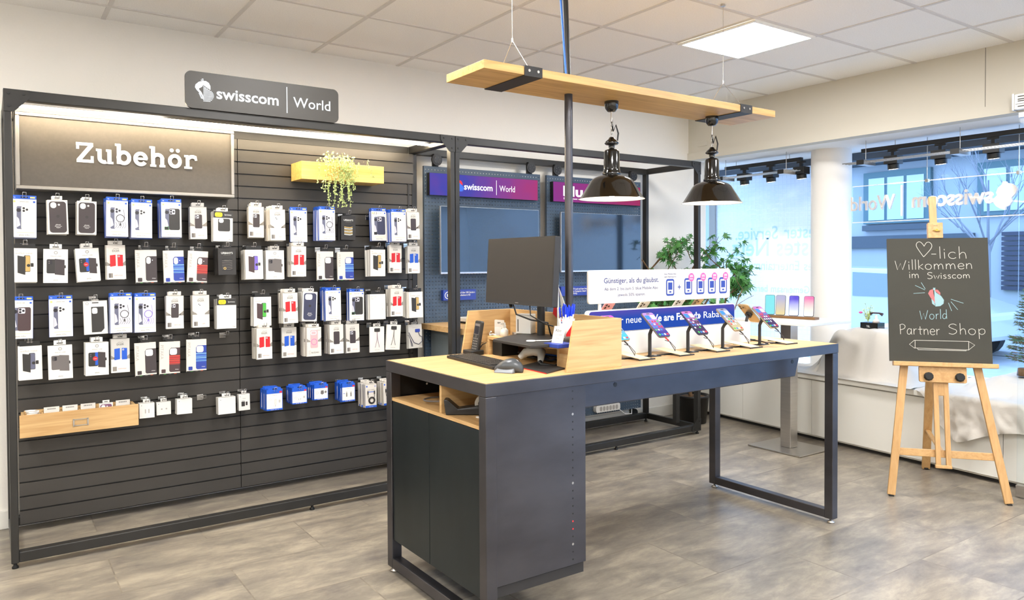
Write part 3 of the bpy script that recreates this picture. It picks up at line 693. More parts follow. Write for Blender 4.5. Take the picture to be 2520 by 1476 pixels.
def pack(kind):
    """builds one pack of a kind (root mesh = box or card with its print, children = tab / product) away from the scene, returns (root, w, h, t)"""
    a = kind.split(':'); base = a[0]; v = a[1] if len(a) > 1 else ''
    T = MB(); b = MB(); kids = []
    B = lambda w, h, t, m, z1=-.004: (b.box((-w/2, 0, z1-h), (w/2, t, z1), m), b.plane((0, 0, z1-h), (1, 0, 0), (0, 0, 1)))
    nm = 'phone_case_pack'
    if base == 'blue':
        w, h, t = .096, .178, .013; B(w, h, t*.45, 'paper'); b.box((-w/2-.001, t*.45, -.005-h), (w/2+.001, t, -.004), 'blue_print'); tb = MB(); tb.box((-w/2, .001, -.006), (w/2, .012, .014), 'blue_print'); tb.plane((0, .0008, 0), (1, 0, 0), (0, 0, 1))
        tb.rect(-w*.15, .002, w*.15, .0075, 'black'); tb.rect(w*.24, .001, w*.44, .008, 'yellow_pale'); tb.text('hc', -w*.43, .001, .009, 'label_white'); kids.append((tb, 'hang_tab'))
        b.disc(-w*.4, h-.012, .005, 'yellow_pale'); b.rect(w*.36, h-.016, w*.45, h-.008, 'blue_print'); b.text('phone case', 0, h-.014, .008, 'ink_grey', 'C'); b.text('phone 15 Pro', 0, .008, .008, 'ink', 'C'); b.rect(-w*.3, .022, w*.4, .0235, 'yellow_pale')
        x0, y0, x1, y1 = -.012, .036, .04, .146
        b.rrect(-.03, y0+.002, .012, y1-.002, .006, 'phone_steel', .0003); b.ring(-.022, y1-.02, 0, .009, 'lens', .0004)
        b.poly([(-.029, y0+.01), (-.015, y0+.02), (-.021, y0+.05), (-.029, y0+.06)], 'clear_print', .00045)
        if v == 'white': phone_back(b, x0, y0, x1, y1, 'case_cream')
        elif v in ('ring', 'ringpurple'):
            phone_back(b, x0, y0, x1, y1, 'clear_print'); q = 'ink' if v == 'ring' else 'purple_print'
            b.ring(.014, y0+.055, .0165, .0195, q, .0012); b.rect(.011, y0+.018, .017, y0+.031, q, .0012)
            for i in range(5): b.stroke([(x0+.004+i*.01, y0+.006), (x0+.012+i*.01, y0+.02), (x0+.006+i*.01, y0+.036)], .0012, q, .0009)
            b.stroke([(x0+.04, y0+.04), (x0+.046, y0+.06), (x0+.04, y0+.1)], .0014, q, .0009)
        elif v == 'black': phone_back(b, x0, y0, x1, y1, 'case_dark'); b.rect(-.034, y0, -.014, y0+.016, 'green_print', .0012); b.rect(-.033, y0+.001, -.015, y0+.015, 'black', .0014)
        elif v == 'navy': phone_back(b, x0, y0, x1, y1, 'case_navy'); b.rect(-.034, y0, -.014, y0+.016, 'black', .0012)
        elif v == 'brown': phone_back(b, x0, y0, x1, y1, 'case_brown')
    elif base == 'box':
        w, h, t = .084, .165, .02; B(w, h, t, 'white_gloss'); q = 'case_black' if v == 'black' else 'case_navy'; tb = MB(); tab(tb, w, 'white_gloss', 'ink', wd=.5); kids.append((tb, 'hang_tab'))
        c = MB().plane((0, 0, -.004-h), (1, 0, 0), (0, 0, 1)); c.slab(-w*.42, h*.045, w*.42, h*.955, .013, q, -.0005, .002)
        if v == 'black': c.slab(-w*.35, h*.76, -w*.06, h*.93, .0115, 'label_white', .002, .0025); c.disc(w*.07, h*.86, .0045, 'label_white', .0023)
        else: c.slab(-w*.34, h*.73, w*.14, h*.92, .01, 'label_white', .002, .0025)
        c.disc(0, h*.52, .007, 'case_dark', .0022); c.text('phone', 0, h*.26, .009, 'label_white', 'C', h=.0023); c.text('Silicone Case', 0, h*.22, .006, 'label_white', 'C', h=.0023); c.text('MagSafe', 0, h*.18, .006, 'label_white', 'C', h=.0023); kids.append((c, 'phone_case'))
    elif base == 'eiger':
        w, h, t = .083, .168, .015; cm = 'paper_grey' if v in ('grey', 'blueflip') else 'card_pale'; B(w, h, t, cm); tb = MB(); tab(tb, w, cm, 'ink', wd=.72, hh=.018); kids.append((tb, 'hang_tab'))
        b.rect(-w/2, 0, w/2, h*.42, 'paper', .0002); mountains(b, w, h*.42); b.stroke([(-.012, h-.02), (-.004, h-.0165), (.002, h-.019), (.009, h-.016), (.014, h-.02)], .0012, 'ink'); b.text('EIGER', 0, h-.033, .0135, 'ink', 'C', bold=.005)
        b.rect(-w*.42, .008, -w*.2, .03, 'case_grey' if v != 'blueflip' else 'mountain'); b.rect(-w*.31, .008, -w*.2, .03, 'mountain', .0006)
        if v in ('redflip', 'blueflip'):
            m = 'red_flip' if v == 'redflip' else 'blue_flip'
            b.poly([(-.027, .062), (-.002, .066), (-.002, .121), (-.027, .118)], m, .0006); b.poly([(.006, .064), (.03, .064), (.03, .12), (.006, .121)], m, .0006)
            b.disc(.0125, .113, .0045, 'clear_print', .0008, 8); b.disc(.0125, .113, .002, 'lens', .001, 6); b.text('NORTH FOLIO', .008, .016, .008, 'red', 'C', sx=.7)
        elif v == 'white': phone_back(b, -.018, .055, .018, .128, 'white_gloss', 'duo'); b.text('GRIP', .012, .016, .008, 'orange', 'C')
        else: phone_back(b, -.018, .055, .018, .128, 'case_black' if v != 'brown' else 'case_brown', 'tri' if v != 'plain' else 'none'); b.text('NORTH CASE', .012, .016, .007, 'orange', 'C', sx=.7)
    elif base == 'otter':
        w, h, t = .098, .158, .022; B(w, h, t, 'white_gloss'); tb = MB(); tab(tb, w, 'white_gloss', 'ink', wd=.5, hh=.016); kids.append((tb, 'hang_tab'))
        b.rect(-w/2, h-.034, w/2, h, 'case_dark'); b.rrect(-w*.42, h-.029, -w*.04, h-.006, .008, 'yellow', .0008); b.text('OTTER', -w*.23, h-.016, .008, 'ink', 'C', h=.001, bold=.02); b.text('BOX', -w*.23, h-.025, .008, 'ink', 'C', h=.001, bold=.02); b.text('Symmetry', w*.25, h-.02, .0095, 'label_white', 'C', h=.001)
        c = MB().plane((0, 0, -.004-h), (1, 0, 0), (0, 0, 1)); m = 'case_dark' if v == 'black' else 'white_matt'
        c.slab(-w*.26, h*.34 if v == 'black' else h*.12, w*.36, h*.76, .008, m, -.001, .0015)
        if v == 'black': c.slab(-w*.22, h*.62, w*.02, h*.76, .009, 'label_white', .0015, .002)
        else: c.ring(.005, h*.42, .016, .018, 'paper_grey', .0018)
        kids.append((c, 'phone_case')); b.text('Black' if v == 'black' else 'Clear', w*.38, .008, .008, 'ink', 'C')
    elif base == 'wallet':
        nm = 'flip_case_pack'; w, h, t = .094, .158, .014; B(w, h, t, 'paper', -.012); tb = MB(); tab(tb, w, 'black', 'case_grey', wd=.86, hh=.01); tb.box((-w*.43, .003, -.014), (w*.43, .0055, -.002), 'black'); kids.append((tb, 'hang_tab'))
        b.text('ISLE', -w*.42, h-.014, .007, 'ink_grey'); b.text('wallet case', -w*.42, h-.027, .0135, 'ink_faint', wd=w*.72)
        m = {'gold': 'gold_print', 'purple': 'purple_print', 'green': 'green_print', 'blue': 'phone_steel'}[v]
        b.rrect(-.005, .048, .02, .125, .005, 'lens', .0003); b.rrect(.0, .05, .019, .123, .004, m, .0005); b.disc(.013, .078, .007, 'case_dark', .0007)
        b.poly([(-.03, .044), (.0, .034), (.002, .118), (-.03, .124)], 'case_brown' if v in ('purple', 'green') else 'case_dark', .0009); b.rrect(.021, .072, .033, .089, .002, 'case_dark', .0009)
    elif base == 'flip':
        nm = 'flip_case_pack'; w, h, t = .1, .16, .015; B(w, h, t, 'white_gloss'); tb = MB(); tab(tb, w, 'white_gloss', 'ink', wd=.5, hh=.02); kids.append((tb, 'hang_tab'))
        b.ring(0, h-.017, .0055, .0075, 'ink_grey'); b.text('G', 0, h-.0195, .008, 'ink_grey', 'C'); b.text('WALLET CASE', 0, h-.036, .0075, 'ink_grey', 'C'); b.text('phone', 0, .011, .008, 'ink', 'C')
        b.rrect(-.037, .045, .004, .112, .006, 'case_grey' if v == 'grey' else 'case_dark', .0004); b.rrect(-.032, .088, -.014, .107, .004, 'lens', .0006); b.disc(-.027, .102, .003, 'case_grey', .0008, 8); b.disc(-.027, .093, .003, 'case_grey', .0008, 8)
        if v == 'red': b.rect(-.008, .05, .01, .112, 'blue_flip', .0005)
        b.poly([(-.004 if v != 'red' else .004, .04), (.036, .036), (.036, .11), (-.004 if v != 'red' else .004, .114)], 'case_black' if v != 'grey' else 'case_grey', .0008); b.rrect(.035, .07, .041, .084, .0015, 'case_dark', .0006)
        if v == 'red': b.disc(-.008, .082, .0105, 'red', .0012, 16); b.text('MagSafe', -.008, .08, .0045, 'label_white', 'C', h=.0014)
    elif base == 'photo':
        w, h, t = .098, .168, .012; B(w, h, t, 'card_pale', -.012); tb = MB(); tab(tb, w, 'black', 'case_grey', wd=.45, hh=.012); tb.box((-w*.2, .003, -.014), (w*.2, .0055, -.002), 'black'); kids.append((tb, 'hang_tab'))
        b.rect(-w/2, -.0, w/2, .0055, 'black', .0006)
        for x, m in ((-.03, 'green_print'), (-.005, 'ink_grey'), (.02, 'orange')): b.rect(x, .002, x+.012, .0035, m, .0008)
        c0, c1 = {'black': ('case_black', None), 'blue': ('blue_deep', 'stripe_pale'), 'red': ('case_brown', 'stripe_red')}[v]; cam = a[2] if len(a) > 2 else 'pill'
        b.rrect(-.003, .012, .052, .136, .009, c0, .0004) if False else b.poly([(.003, .012), (.049, .012), (.049, .136), (.006, .136), (.001, .131), (-.003, .125), (-.003, .018)], c0, .0004)
        if c1:
            y = .05
            for i in range(13): b.rect(-.003, y, .049, y+.0011+.0013*((i*7) % 3), c1 if i % 2 else 'red' if v == 'red' else 'blue_flip', .0006); y += .0038
        if cam == 'pill': b.rrect(.001, .098, .021, .132, .0095, 'label_white', .0009); b.disc(.029, .116, .0025, 'label_white', .0009, 8)
        else: b.rrect(.0, .1, .034, .133, .009, 'label_white', .0009)
        b.text('PITAKA', .034, .022, .0055, 'label_white', 'C', h=.001); b.rrect(-.04, .009, -.02, .028, .003, c0, .0006)
        b.plane((-w/2, 0, -.012-.016), (0, 0, -1), (1, 0, 0)); b.text('PITAKA', 0, .004, .022, 'ink_faint', sx=1)
    elif base == 'window':
        nm = 'watch_strap_pack'; w, h, t = .09, .14, .022; B(w, h, t, 'black_soft'); tb = MB(); tab(tb, w, 'black', 'case_grey', wd=.5, hh=.012); kids.append((tb, 'hang_tab'))
        b.text("URBANY'S", 0, h-.03, .014, 'label_white', 'C', bold=.006); b.text('HANDCRAFTED', 0, h-.038, .0055, 'ink_grey', 'C'); b.rrect(-.027, .022, .027, .085, .003, 'black', .0004)
        for i in range(6):
            y = .03+i*.0085; b.stroke([(-.026, y+.002), (-.01, y), (.01, y-.001), (.026, y+.003)], .005 if v == 'gold' else .0025, ('gold_print' if i % 2 else 'case_cream') if v == 'gold' else 'case_grey', .0007)
        if v == 'black': b.ring(-.012, .034, .0035, .007, 'gold_print', .0012); b.text("URBANY'S", 0, .073, .008, 'ink_grey', 'C', h=.001)
        else: b.ring(.003, .05, .006, .008, 'gold_print', .001, sy=.5)
    elif base == 'plain':
        nm = 'phone_case_pack'; w, h, t = .1, .15, .014; B(w, h, t, 'paper', -.012); tb = MB(); tab(tb, w, 'black', 'case_grey', wd=.86, hh=.01); tb.box((-w*.43, .003, -.014), (w*.43, .0055, -.002), 'black'); kids.append((tb, 'hang_tab'))
        b.text('slim case', -w*.44, h-.018, .011, 'ink_faint'); b.text('clear', -w*.44, h-.03, .011, 'ink_faint'); b.ring(.03, .06, .0, .002, 'ink_faint'); b.rrect(.012, .02, .045, .1, .005, 'case_cream', .0003)
    elif base == 'big':
        w, h, t = .102, .162, .016; B(w, h, t, 'white_gloss'); tb = MB(); tab(tb, w, 'white_gloss', 'ink', wd=.3, hh=.002); kids.append((tb, 'hang_tab'))
        b.rect(-.014, h-.012, .014, h-.007, 'ink'); b.ring(-.035, h-.012, .005, .0065, 'ink_grey')
        c = MB().plane((0, 0, -.004-h), (1, 0, 0), (0, 0, 1)); c.prism([c.P2(x, y, -.001) for x, y in ((-.018, .01), (.022, .01), (.036, .026), (.036, .133), (-.018, .133))], c.en*.0025, 'case_dark'); c.slab(-.015, .1, .008, .128, .007, 'label_white', .0015, .002); kids.append((c, 'phone_case'))
    elif base == 'pinkcase':
        w, h, t = .084, .162, .016; B(w, h, t, 'card_pale'); tb = MB(); tab(tb, w, 'card_pale', 'ink', wd=.72, hh=.014); kids.append((tb, 'hang_tab')); mountains(b, w, h*.52)
        b.text('EIGER', w*.32, h-.02, .008, 'ink', 'C'); b.text('BLIZZARD', .006, .017, .0105, 'ink', 'C', bold=.01); b.rrect(-w*.4, .01, -w*.22, .034, .002, 'paper_grey'); b.rrect(-.022, .046, .022, .146, .007, 'pink_case', .0005); b.ring(.0, .08, .015, .0175, 'red_flip' if False else 'pink', .0008); b.rrect(-.02, .12, .014, .141, .008, 'label_white', .0009); b.rrect(-.016, .123, .01, .138, .006, 'pink_case', .0011)
    elif base == 'strap':
        nm = 'phone_strap_pack'; w, h, t = .094, .152, .01; B(w, h, t, 'paper'); tb = MB(); tab(tb, w, 'paper', 'ink', wd=.5, hh=.016); kids.append((tb, 'hang_tab'))
        c = MB().plane((0, 0, -.004-h), (1, 0, 0), (0, 0, 1)); c.slab(-.018, .122, .018, .143, .004, 'case_dark', 0, .003)
        for s in (-1, 1): c.tube([c.P2(.0, .122, .003), c.P2(.001*s, .085, .004), c.P2(s*.006, .06, .004), c.P2(s*.014, .028, .003)], .0012, 'plum' if v == 'plum' else 'black', 6)
        kids.append((c, 'strap')); b.text('PHONE STRAP', 0, .012, .0055, 'ink_grey', 'C')
    elif base == 'lanyard':
        nm = 'phone_strap_pack'; w, h, t = .092, .146, .014; B(w, h, t, 'paper_grey'); tb = MB(); tab(tb, w, 'paper_grey', 'ink', wd=.3, hh=.012); kids.append((tb, 'hang_tab'))
        b.text("URBANY'S", 0, h-.022, .01, 'ink_faint', 'C'); c = MB().plane((0, 0, -.004-h), (1, 0, 0), (0, 0, 1)); c.slab(.0, .098, .032, .118, .004, 'blue_deep', 0, .003)
        c.tube([c.P2(*p, .003) for p in ((.022, .098), (.03, .075), (.044, .068), (.044, .04), (.02, .022), (-.01, .034), (-.03, .07), (-.044, .1))], .0019, 'case_navy', 6)
        for dx in (0, .006): c.tube([c.P2(*p, .003) for p in ((-.046, .085), (-.036, .06), (-.03+dx, .03), (-.026+dx, .012))], .0016, 'case_navy', 6)
        kids.append((c, 'lanyard'))
    elif base == 'small':
        nm = 'accessory_box'; w, h, t = {'a': (.07, .075, .026), 'b': (.068, .066, .024), 'c': (.074, .078, .026), 'd': (.09, .09, .026), 'e': (.06, .088, .03)}[v]; B(w, h, t, 'white_gloss'); tb = MB(); tab(tb, w, 'white_gloss', 'ink_grey', wd=.42, hh=.014); kids.append((tb, 'hang_tab'))
        b.disc(-w*.36, h*.86, .0018, 'ink', n=8)
        if v == 'e': b.text('Adapter', 0, h*.72, .006, 'ink_grey', 'C'); b.rrect(-.016, .022, .003, .048, .002, 'case_dark'); b.rrect(.007, .026, .017, .046, .002, 'case_dark'); b.rect(-.012, .048, -.01, .055, 'case_dark'); b.rect(-.003, .048, -.001, .055, 'case_dark')
        elif v == 'a':
            for x in (-.008, .008): b.rrect(x-.002, .024, x+.003, .045, .0015, 'ink_faint')
        elif v == 'b':
            for x in (-.01, .012): b.disc(x, .03, .004, 'yellow_pale' if False else 'ink_faint')
    elif base == 'charger':
        nm = 'charger_pack'; w, h, t = {'a': (.088, .098, .02), 'b': (.084, .074, .02), 'c': (.082, .07, .022), 'd': (.078, .088, .018)}[v]; b.box((-w/2, 0, -.004-h), (w/2, t, .012), 'blue_print'); b.plane((0, 0, -.004-h), (1, 0, 0), (0, 0, 1)); tb = MB(); tb.box((-w*.4, .003, .01), (w*.4, .0055, .022), 'blue_print'); tb.plane((0, .0025, 0), (1, 0, 0), (0, 0, 1)).rect(-.012, .012, .012, .017, 'black'); kids.append((tb, 'hang_tab'))
        b.rect(-w*.5, h*.09, w*.47, h*.93, 'paper'); b.text('charger set', 0, h*.84, .006, 'ink_grey', 'C'); b.rect(w*.3, h*.95, w*.46, h*1.05, 'red', .0006); b.text('PD 20W  USB-C  1m', 0, h*.02, .0055, 'label_white', 'C', h=.0008)
        if v == 'a': b.rrect(-.002, .03, .012, .062, .003, 'ink_faint'); b.ring(-.024, .06, .005, .006, 'ink_faint'); b.rrect(.022, .04, .032, .056, .002, 'ink_faint'); b.stroke([(-.006, .02), (-.006, .03)], .002, 'ink'); b.stroke([(.004, .02), (.004, .03)], .002, 'ink')
        elif v == 'b': b.ring(-.022, .034, .006, .0075, 'ink_faint'); b.rrect(.02, .03, .03, .042, .002, 'ink_faint'); b.rect(-.006, .02, -.004, .03, 'ink'); b.rect(.004, .02, .006, .03, 'ink')
        elif v == 'c': b.poly([(-.004, .034), (.006, .028), (.016, .034), (.014, .052), (-.002, .052)][::1], 'case_grey', .0006); b.disc(.026, .042, .007, 'case_grey'); b.ring(-.024, .04, .006, .008, 'ink_faint')
        else: b.rect(-.016, .028, -.008, .05, 'case_dark'); b.rect(.01, .028, .018, .05, 'case_dark'); b.rect(-.014, .05, -.01, .058, 'ink_grey'); b.rect(.012, .05, .016, .058, 'ink_grey'); b.rect(-.034, .045, -.022, .049, 'blue_print')
    elif base == 'cable':
        nm = 'cable_pack'; w, h, t = .07, .138, .016; B(w, h, t, 'card_pale'); tb = MB(); tab(tb, w, 'card_pale', 'ink', wd=.6, hh=.012); kids.append((tb, 'hang_tab'))
        b.rect(-w/2, 0, w/2, .012, 'blue_print'); b.text('charging cable', 0, .0035, .0055, 'label_white', 'C', h=.0008); b.text('HIGH SPEED', 0, h-.038, .0095, 'ink_grey', 'C'); b.rect(-.02, h-.048, .02, h-.044, 'blue_print'); b.rect(-.03, h-.018, -.022, h-.009, 'blue_print'); b.ring(.026, h-.014, .0035, .005, 'blue_print')
        c = MB().plane((0, 0, -.004-h), (1, 0, 0), (0, 0, 1))
        for r in (.013, .0155, .018, .0205): c.tube([c.P2(.004+r*math.cos(i/20*2*PI), .042+r*math.sin(i/20*2*PI), .003) for i in range(20)], .0016, 'case_dark', 6, True)
        for x, r in ((-.02, -.012), (.021, .02)): c.tube([c.P2(x, .094, .003), c.P2(x, .072, .003), c.P2(x*.9, .056, .003)], .0014, 'case_dark', 6); c.slab(x-.003, .078, x+.003, .098, .001, 'case_dark', 0, .004)
        kids.append((c, 'cable'))
    root = b.build(nm, base=(0, 0, 0))
    for k, n2 in kids: k.build(n2, root)
    return root, h, t
DESC = {'blue:white': 'blue-topped pack showing a white phone case', 'blue:ring': 'blue-topped pack showing a clear case with black ring', 'blue:ringpurple': 'blue-topped pack showing a clear case with purple ring', 'blue:black': 'blue-topped pack showing a black phone case',
 'blue:navy': 'blue-topped pack showing a navy phone case', 'blue:brown': 'blue-topped pack showing a dark plum phone case', 'box:black': 'white box holding a black phone case', 'box:navy': 'white box holding a navy phone case', 'eiger:dark': 'pale mountain-print pack with dark phone case', 'eiger:plain': 'pale mountain-print pack with plain dark case',
 'eiger:grey': 'grey mountain-print pack with dark phone case', 'eiger:white': 'pale mountain-print pack with white phone case', 'eiger:redflip': 'pale mountain-print pack with red flip cases', 'eiger:blueflip': 'grey mountain-print pack with blue flip cases', 'otter:black': 'white box with yellow badge and black case', 'otter:white': 'white box with yellow badge and clear case',
 'wallet:gold': 'white wallet case pack with golden phone', 'wallet:purple': 'white wallet case pack with purple phone', 'wallet:green': 'white wallet case pack with green phone', 'wallet:blue': 'white wallet case pack with blue phone', 'flip': 'white pack with two dark flip cases', 'flip:grey': 'white pack with two grey flip cases', 'flip:red': 'white flip case pack with red dot',
 'photo:black': 'pale pack picturing a black case', 'photo:blue': 'pale pack picturing a blue striped case', 'photo:red': 'pale pack picturing a red striped case', 'window:gold': 'black window pack with golden straps', 'window:black': 'black window pack with black straps', 'plain': 'plain white pack with faint print', 'big': 'white box with cut-corner black case', 'pinkcase': 'pale pack with pink phone case',
 'strap:black': 'white pack with black phone strap', 'strap:plum': 'white pack with plum phone strap', 'lanyard': 'grey pack with looped navy lanyard', 'small:a': 'small white box', 'small:b': 'small white box', 'small:c': 'small white box', 'small:d': 'small square white box', 'small:e': 'white box with printed plug adapter', 'charger:a': 'blue charger pack', 'charger:b': 'blue charger pack', 'charger:c': 'blue charger pack', 'charger:d': 'blue charger pack', 'cable': 'cream cable pack with coiled black cable'}
ROWS = [  # (x0, x1, y top, y bottom of the front pack in the photo, kind, how many, tilt in degrees)
 ('top', [(31, 90, 487, 584, 'blue:white', 2, 0), (117, 166, 490, 576, 'box:black', 3, 0), (190, 239, 493, 577, 'box:black', 4, 0), (262, 316, 492, 582, 'blue:ring', 7, 0), (322, 377, 497, 585, 'blue:white', 7, 0), (395, 449, 496, 583, 'blue:black', 7, 0), (466, 510, 505, 588, 'eiger:grey', 2, 0), (523, 576, 508, 594, 'otter:black', 3, 0),
   (611, 651, 506, 584, 'eiger:dark', 2, 0), (661, 705, 508, 591, 'eiger:white', 6, 0), (714, 756, 516, 595, 'blue:white', 1, 0), (787, 823, 514, 591, 'blue:ring', 6, 0), (835, 880, 518, 590, 'window:gold', 2, 2), (914, 950, 518, 592, 'blue:navy', 2, 0), (964, 998, 520, 594, 'blue:white', 5, 0), (1002, 1031, 520, 589, 'eiger:plain', 3, 0)]),
 ('second', [(34, 91, 604, 690, 'wallet:gold', 2, 0), (107, 169, 602, 696, 'flip', 1, 0), (184, 244, 598, 692, 'flip:red', 2, -4), (260, 310, 594, 687, 'eiger:redflip', 3, 0), (329, 389, 602, 693, 'photo:black', 1, 0), (399, 454, 602, 693, 'photo:blue', 1, 0), (460, 517, 602, 693, 'photo:red', 1, 3), (534, 583, 594, 676, 'window:black', 4, 0),
   (604, 646, 606, 683, 'wallet:purple', 5, 0), (653, 700, 606, 687, 'flip:grey', 3, 0), (716, 755, 601, 680, 'eiger:redflip', 5, 0), (777, 823, 607, 687, 'photo:black:square', 1, 0), (828, 872, 607, 687, 'photo:blue:square', 1, 0), (912, 948, 606, 676, 'wallet:gold', 5, 0), (956, 991, 600, 671, 'eiger:redflip', 2, 0), (999, 1037, 601, 672, 'eiger:blueflip', 2, 0)]),
 ('third', [(22, 82, 733, 833, 'blue:brown', 2, 0), (121, 179, 733, 828, 'blue:white', 1, 0), (204, 265, 727, 822, 'big', 1, 0), (272, 325, 727, 818, 'blue:ring', 4, 0), (331, 385, 726, 817, 'blue:ringpurple', 4, 0), (408, 454, 722, 808, 'eiger:dark', 3, 0), (471, 518, 720, 805, 'eiger:white', 3, 0), (530, 586, 724, 808, 'otter:white', 3, 0),
   (624, 668, 724, 798, 'wallet:green', 4, 0), (693, 735, 714, 795, 'eiger:redflip', 5, 0), (744, 784, 714, 790, 'box:navy', 4, 2), (801, 839, 713, 788, 'blue:white', 6, 0), (859, 897, 716, 788, 'blue:black', 3, 0), (910, 949, 716, 782, 'plain', 4, 0), (961, 993, 706, 778, 'eiger:redflip', 4, 0), (1006, 1040, 712, 778, 'wallet:gold', 5, 0)]),
 ('fourth', [(45, 103, 842, 930, 'wallet:blue', 2, 0), (117, 179, 836, 932, 'flip:grey', 1, 0), (209, 269, 828, 923, 'flip:red', 3, 0), (271, 322, 826, 916, 'eiger:blueflip', 2, 0), (326, 389, 831, 921, 'photo:black:square', 1, 0), (391, 446, 829, 917, 'photo:red:square', 1, 0), (457, 511, 825, 910, 'photo:blue:square', 1, 0),
   (631, 671, 805, 883, 'eiger:redflip', 6, 0), (691, 733, 801, 879, 'eiger:blueflip', 1, 2), (754, 792, 799, 876, 'pinkcase', 6, 0), (811, 845, 795, 870, 'eiger:plain', 5, 0), (849, 886, 791, 867, 'eiger:dark', 2, 0), (908, 948, 790, 866, 'strap:plum', 1, 0), (949, 991, 787, 860, 'strap:black', 1, 4), (1002, 1040, 790, 856, 'lanyard', 2, 0)]),
 ('bottom', [(345, 379, 990, 1028, 'small:a', 2, 0), (386, 420, 985, 1020, 'small:b', 1, 0), (436, 473, 979, 1018, 'small:c', 2, 0), (536, 581, 972, 1018, 'small:d', 2, 0), (587, 615, 963, 1009, 'small:e', 1, 0), (654, 698, 950, 1009, 'charger:a', 5, 0), (717, 758, 942, 993, 'charger:b', 5, 0), (770, 811, 938, 983, 'charger:c', 5, 0), (839, 877, 934, 987, 'charger:d', 6, 0), (896, 930, 929, 1002, 'cable', 6, 0), (939, 973, 924, 996, 'cable', 5, 0)]),
]
ORD = 'first second third fourth fifth sixth seventh eighth ninth tenth eleventh twelfth thirteenth fourteenth fifteenth sixteenth'.split()
def hook(x, z, yf, label):
    t = thing('display_hook', label, 'hook', (x, PY, z), 0, 'chrome hooks on the slat wall')
    b = MB(); b.box((x-.018, PY-.005, z-.022), (x+.018, PY-.001, z+.012), 'chrome'); b.build('back_plate', t, bev=.001)
    b = MB(); g = .0075
    b.tube([(x-g, PY-.004, z), (x-g, yf-.012, z), (x-g, yf-.02, z+.006), (x-g, yf-.026, z+.026), (x+g, yf-.026, z+.026), (x+g, yf-.02, z+.006), (x+g, yf-.012, z), (x+g, PY-.004, z)], .0016, 'chrome', 6); b.build('wire', t)
zz = 0
for rname, items in ROWS:
    for i, (xa, xb, yt, yb, kind, cnt, tilt) in enumerate(items):
        kk = kind
        if kk not in PK: PK[kk] = [*pack(kk), False]
        root, h, th, used = PK[kk]
        gap = th+.005; back = .085 if cnt > 1 else .12; yf = PY-back-gap*cnt
        if rname == 'bottom': yf = PY-.05-gap*cnt
        pt, pb = YP((xa+xb)/2, yt, yf), YP((xa+xb)/2, yb, yf)
        s = (pt.z-pb.z)/(h+.004); s = max(.86, min(1.12, s)); hz = pb.z+s*(h+.004); x = (pt.x+pb.x)/2
        d = DESC[':'.join(kk.split(':')[:2])]; place = '%s hook, %s row' % (ORD[i], rname)
        for k in range(cnt):
            rj = random.Random(zz*31+k)
            lab = '%s, %s' % (d, place) if cnt == 1 else ('%s, front of %s' % (d, place) if k == 0 else '%s, tucked behind, %s' % (d, place))
            grp = 'hanging packs on the %s row' % rname if k == 0 else 'packs behind the front one on the %s' % place
            loc = (x+(rj.uniform(-.003, .003) if k else 0), yf+gap*k, hz-(rj.uniform(0, .005) if k else 0)); rot = (math.radians(-1.5), math.radians(tilt+(rj.uniform(-1.2, 1.2))), math.radians(rj.uniform(-2, 2)))
            if not used and k == 0: o = root; o.location = loc; o.rotation_euler = rot; o.scale = (s, s, s); PK[kk][3] = True
            else: o = dup(root, loc, rot, s)
            tag(o, lab, 'package', grp)
        zz += 1
        hook(x, hz-.001+.004*s, yf, 'chrome wire hook, %s loaded one from the left in the %s row' % (ORD[i], rname))
for px, py, lab in ((492, 975, 'empty chrome hook in the bottom row of the slat wall'), (547, 822, 'empty chrome hook at the right end of the fourth row, left panel'), (905, 533, 'empty chrome hook beside the navy case pack in the top row')):
    p = YP(px, py, PY); hook(p.x, p.z, PY-.1, lab)
# loose case box standing in the oak bin
root, h, th, _ = PK['box:black']; o = dup(root, (.4655, 4.70, .7), (0, 0, 0), .8)
tag(o, 'white box with a plum phone case standing in the oak bin', 'package')
for ch in o.children:
    if ch.name.startswith('phone_case'):
        ch.data = ch.data.copy()
        for i, m in enumerate(ch.data.materials):
            if m.name == 'case_black': ch.data.materials[i] = MATS['plum']
p = YP(261, 990, 4.70); o.location = (p.x, 4.70, p.z)

# ------------------------------------------------------------------ service desk
DX0, DX1, DY0, DY1, DZ = 1.52, 3.825, 2.363, 3.225, .99
dk = thing('service_desk', 'long high desk with blackened steel frame, steel cabinet and oak top', 'desk', (2.67, 2.79, 0))
L = .05
MB().box((DX0+.006, DY0+.006, DZ-.03), (DX1-.006, DY1-.006, DZ+.001), 'oak').build('desktop', dk)
b = MB()
for a, c in (((DX0, DY0), (DX1, DY0+.005)), ((DX0, DY1-.005), (DX1, DY1)), ((DX0, DY0+.005), (DX0+.005, DY1-.005)), ((DX1-.005, DY0+.005), (DX1, DY1-.005))): b.box((a[0], a[1], DZ-.05), (c[0], c[1], DZ), 'raw_steel')
b.build('apron', dk, bev=.002)
for x in (DX0+.001, DX1-L-.001):
    for y in (DY0+.001, DY1-L-.001): MB().box((x, y, .025), (x+L, y+L, DZ-.051), 'raw_steel').build('leg', dk, bev=.003)
    MB().box((x+.001, DY0+L+.001, .026), (x+L-.001, DY1-L-.001, .072), 'raw_steel').build('bottom_rail', dk, bev=.003)
    for y in (DY0+.026, DY1-.026):
        b = MB(); b.lathe([(0, 0), (.02, 0), (.02, .007), (.007, .012), (.007, .03)], 'brushed', (x+.025, y, 0), 14); b.build('foot', dk)
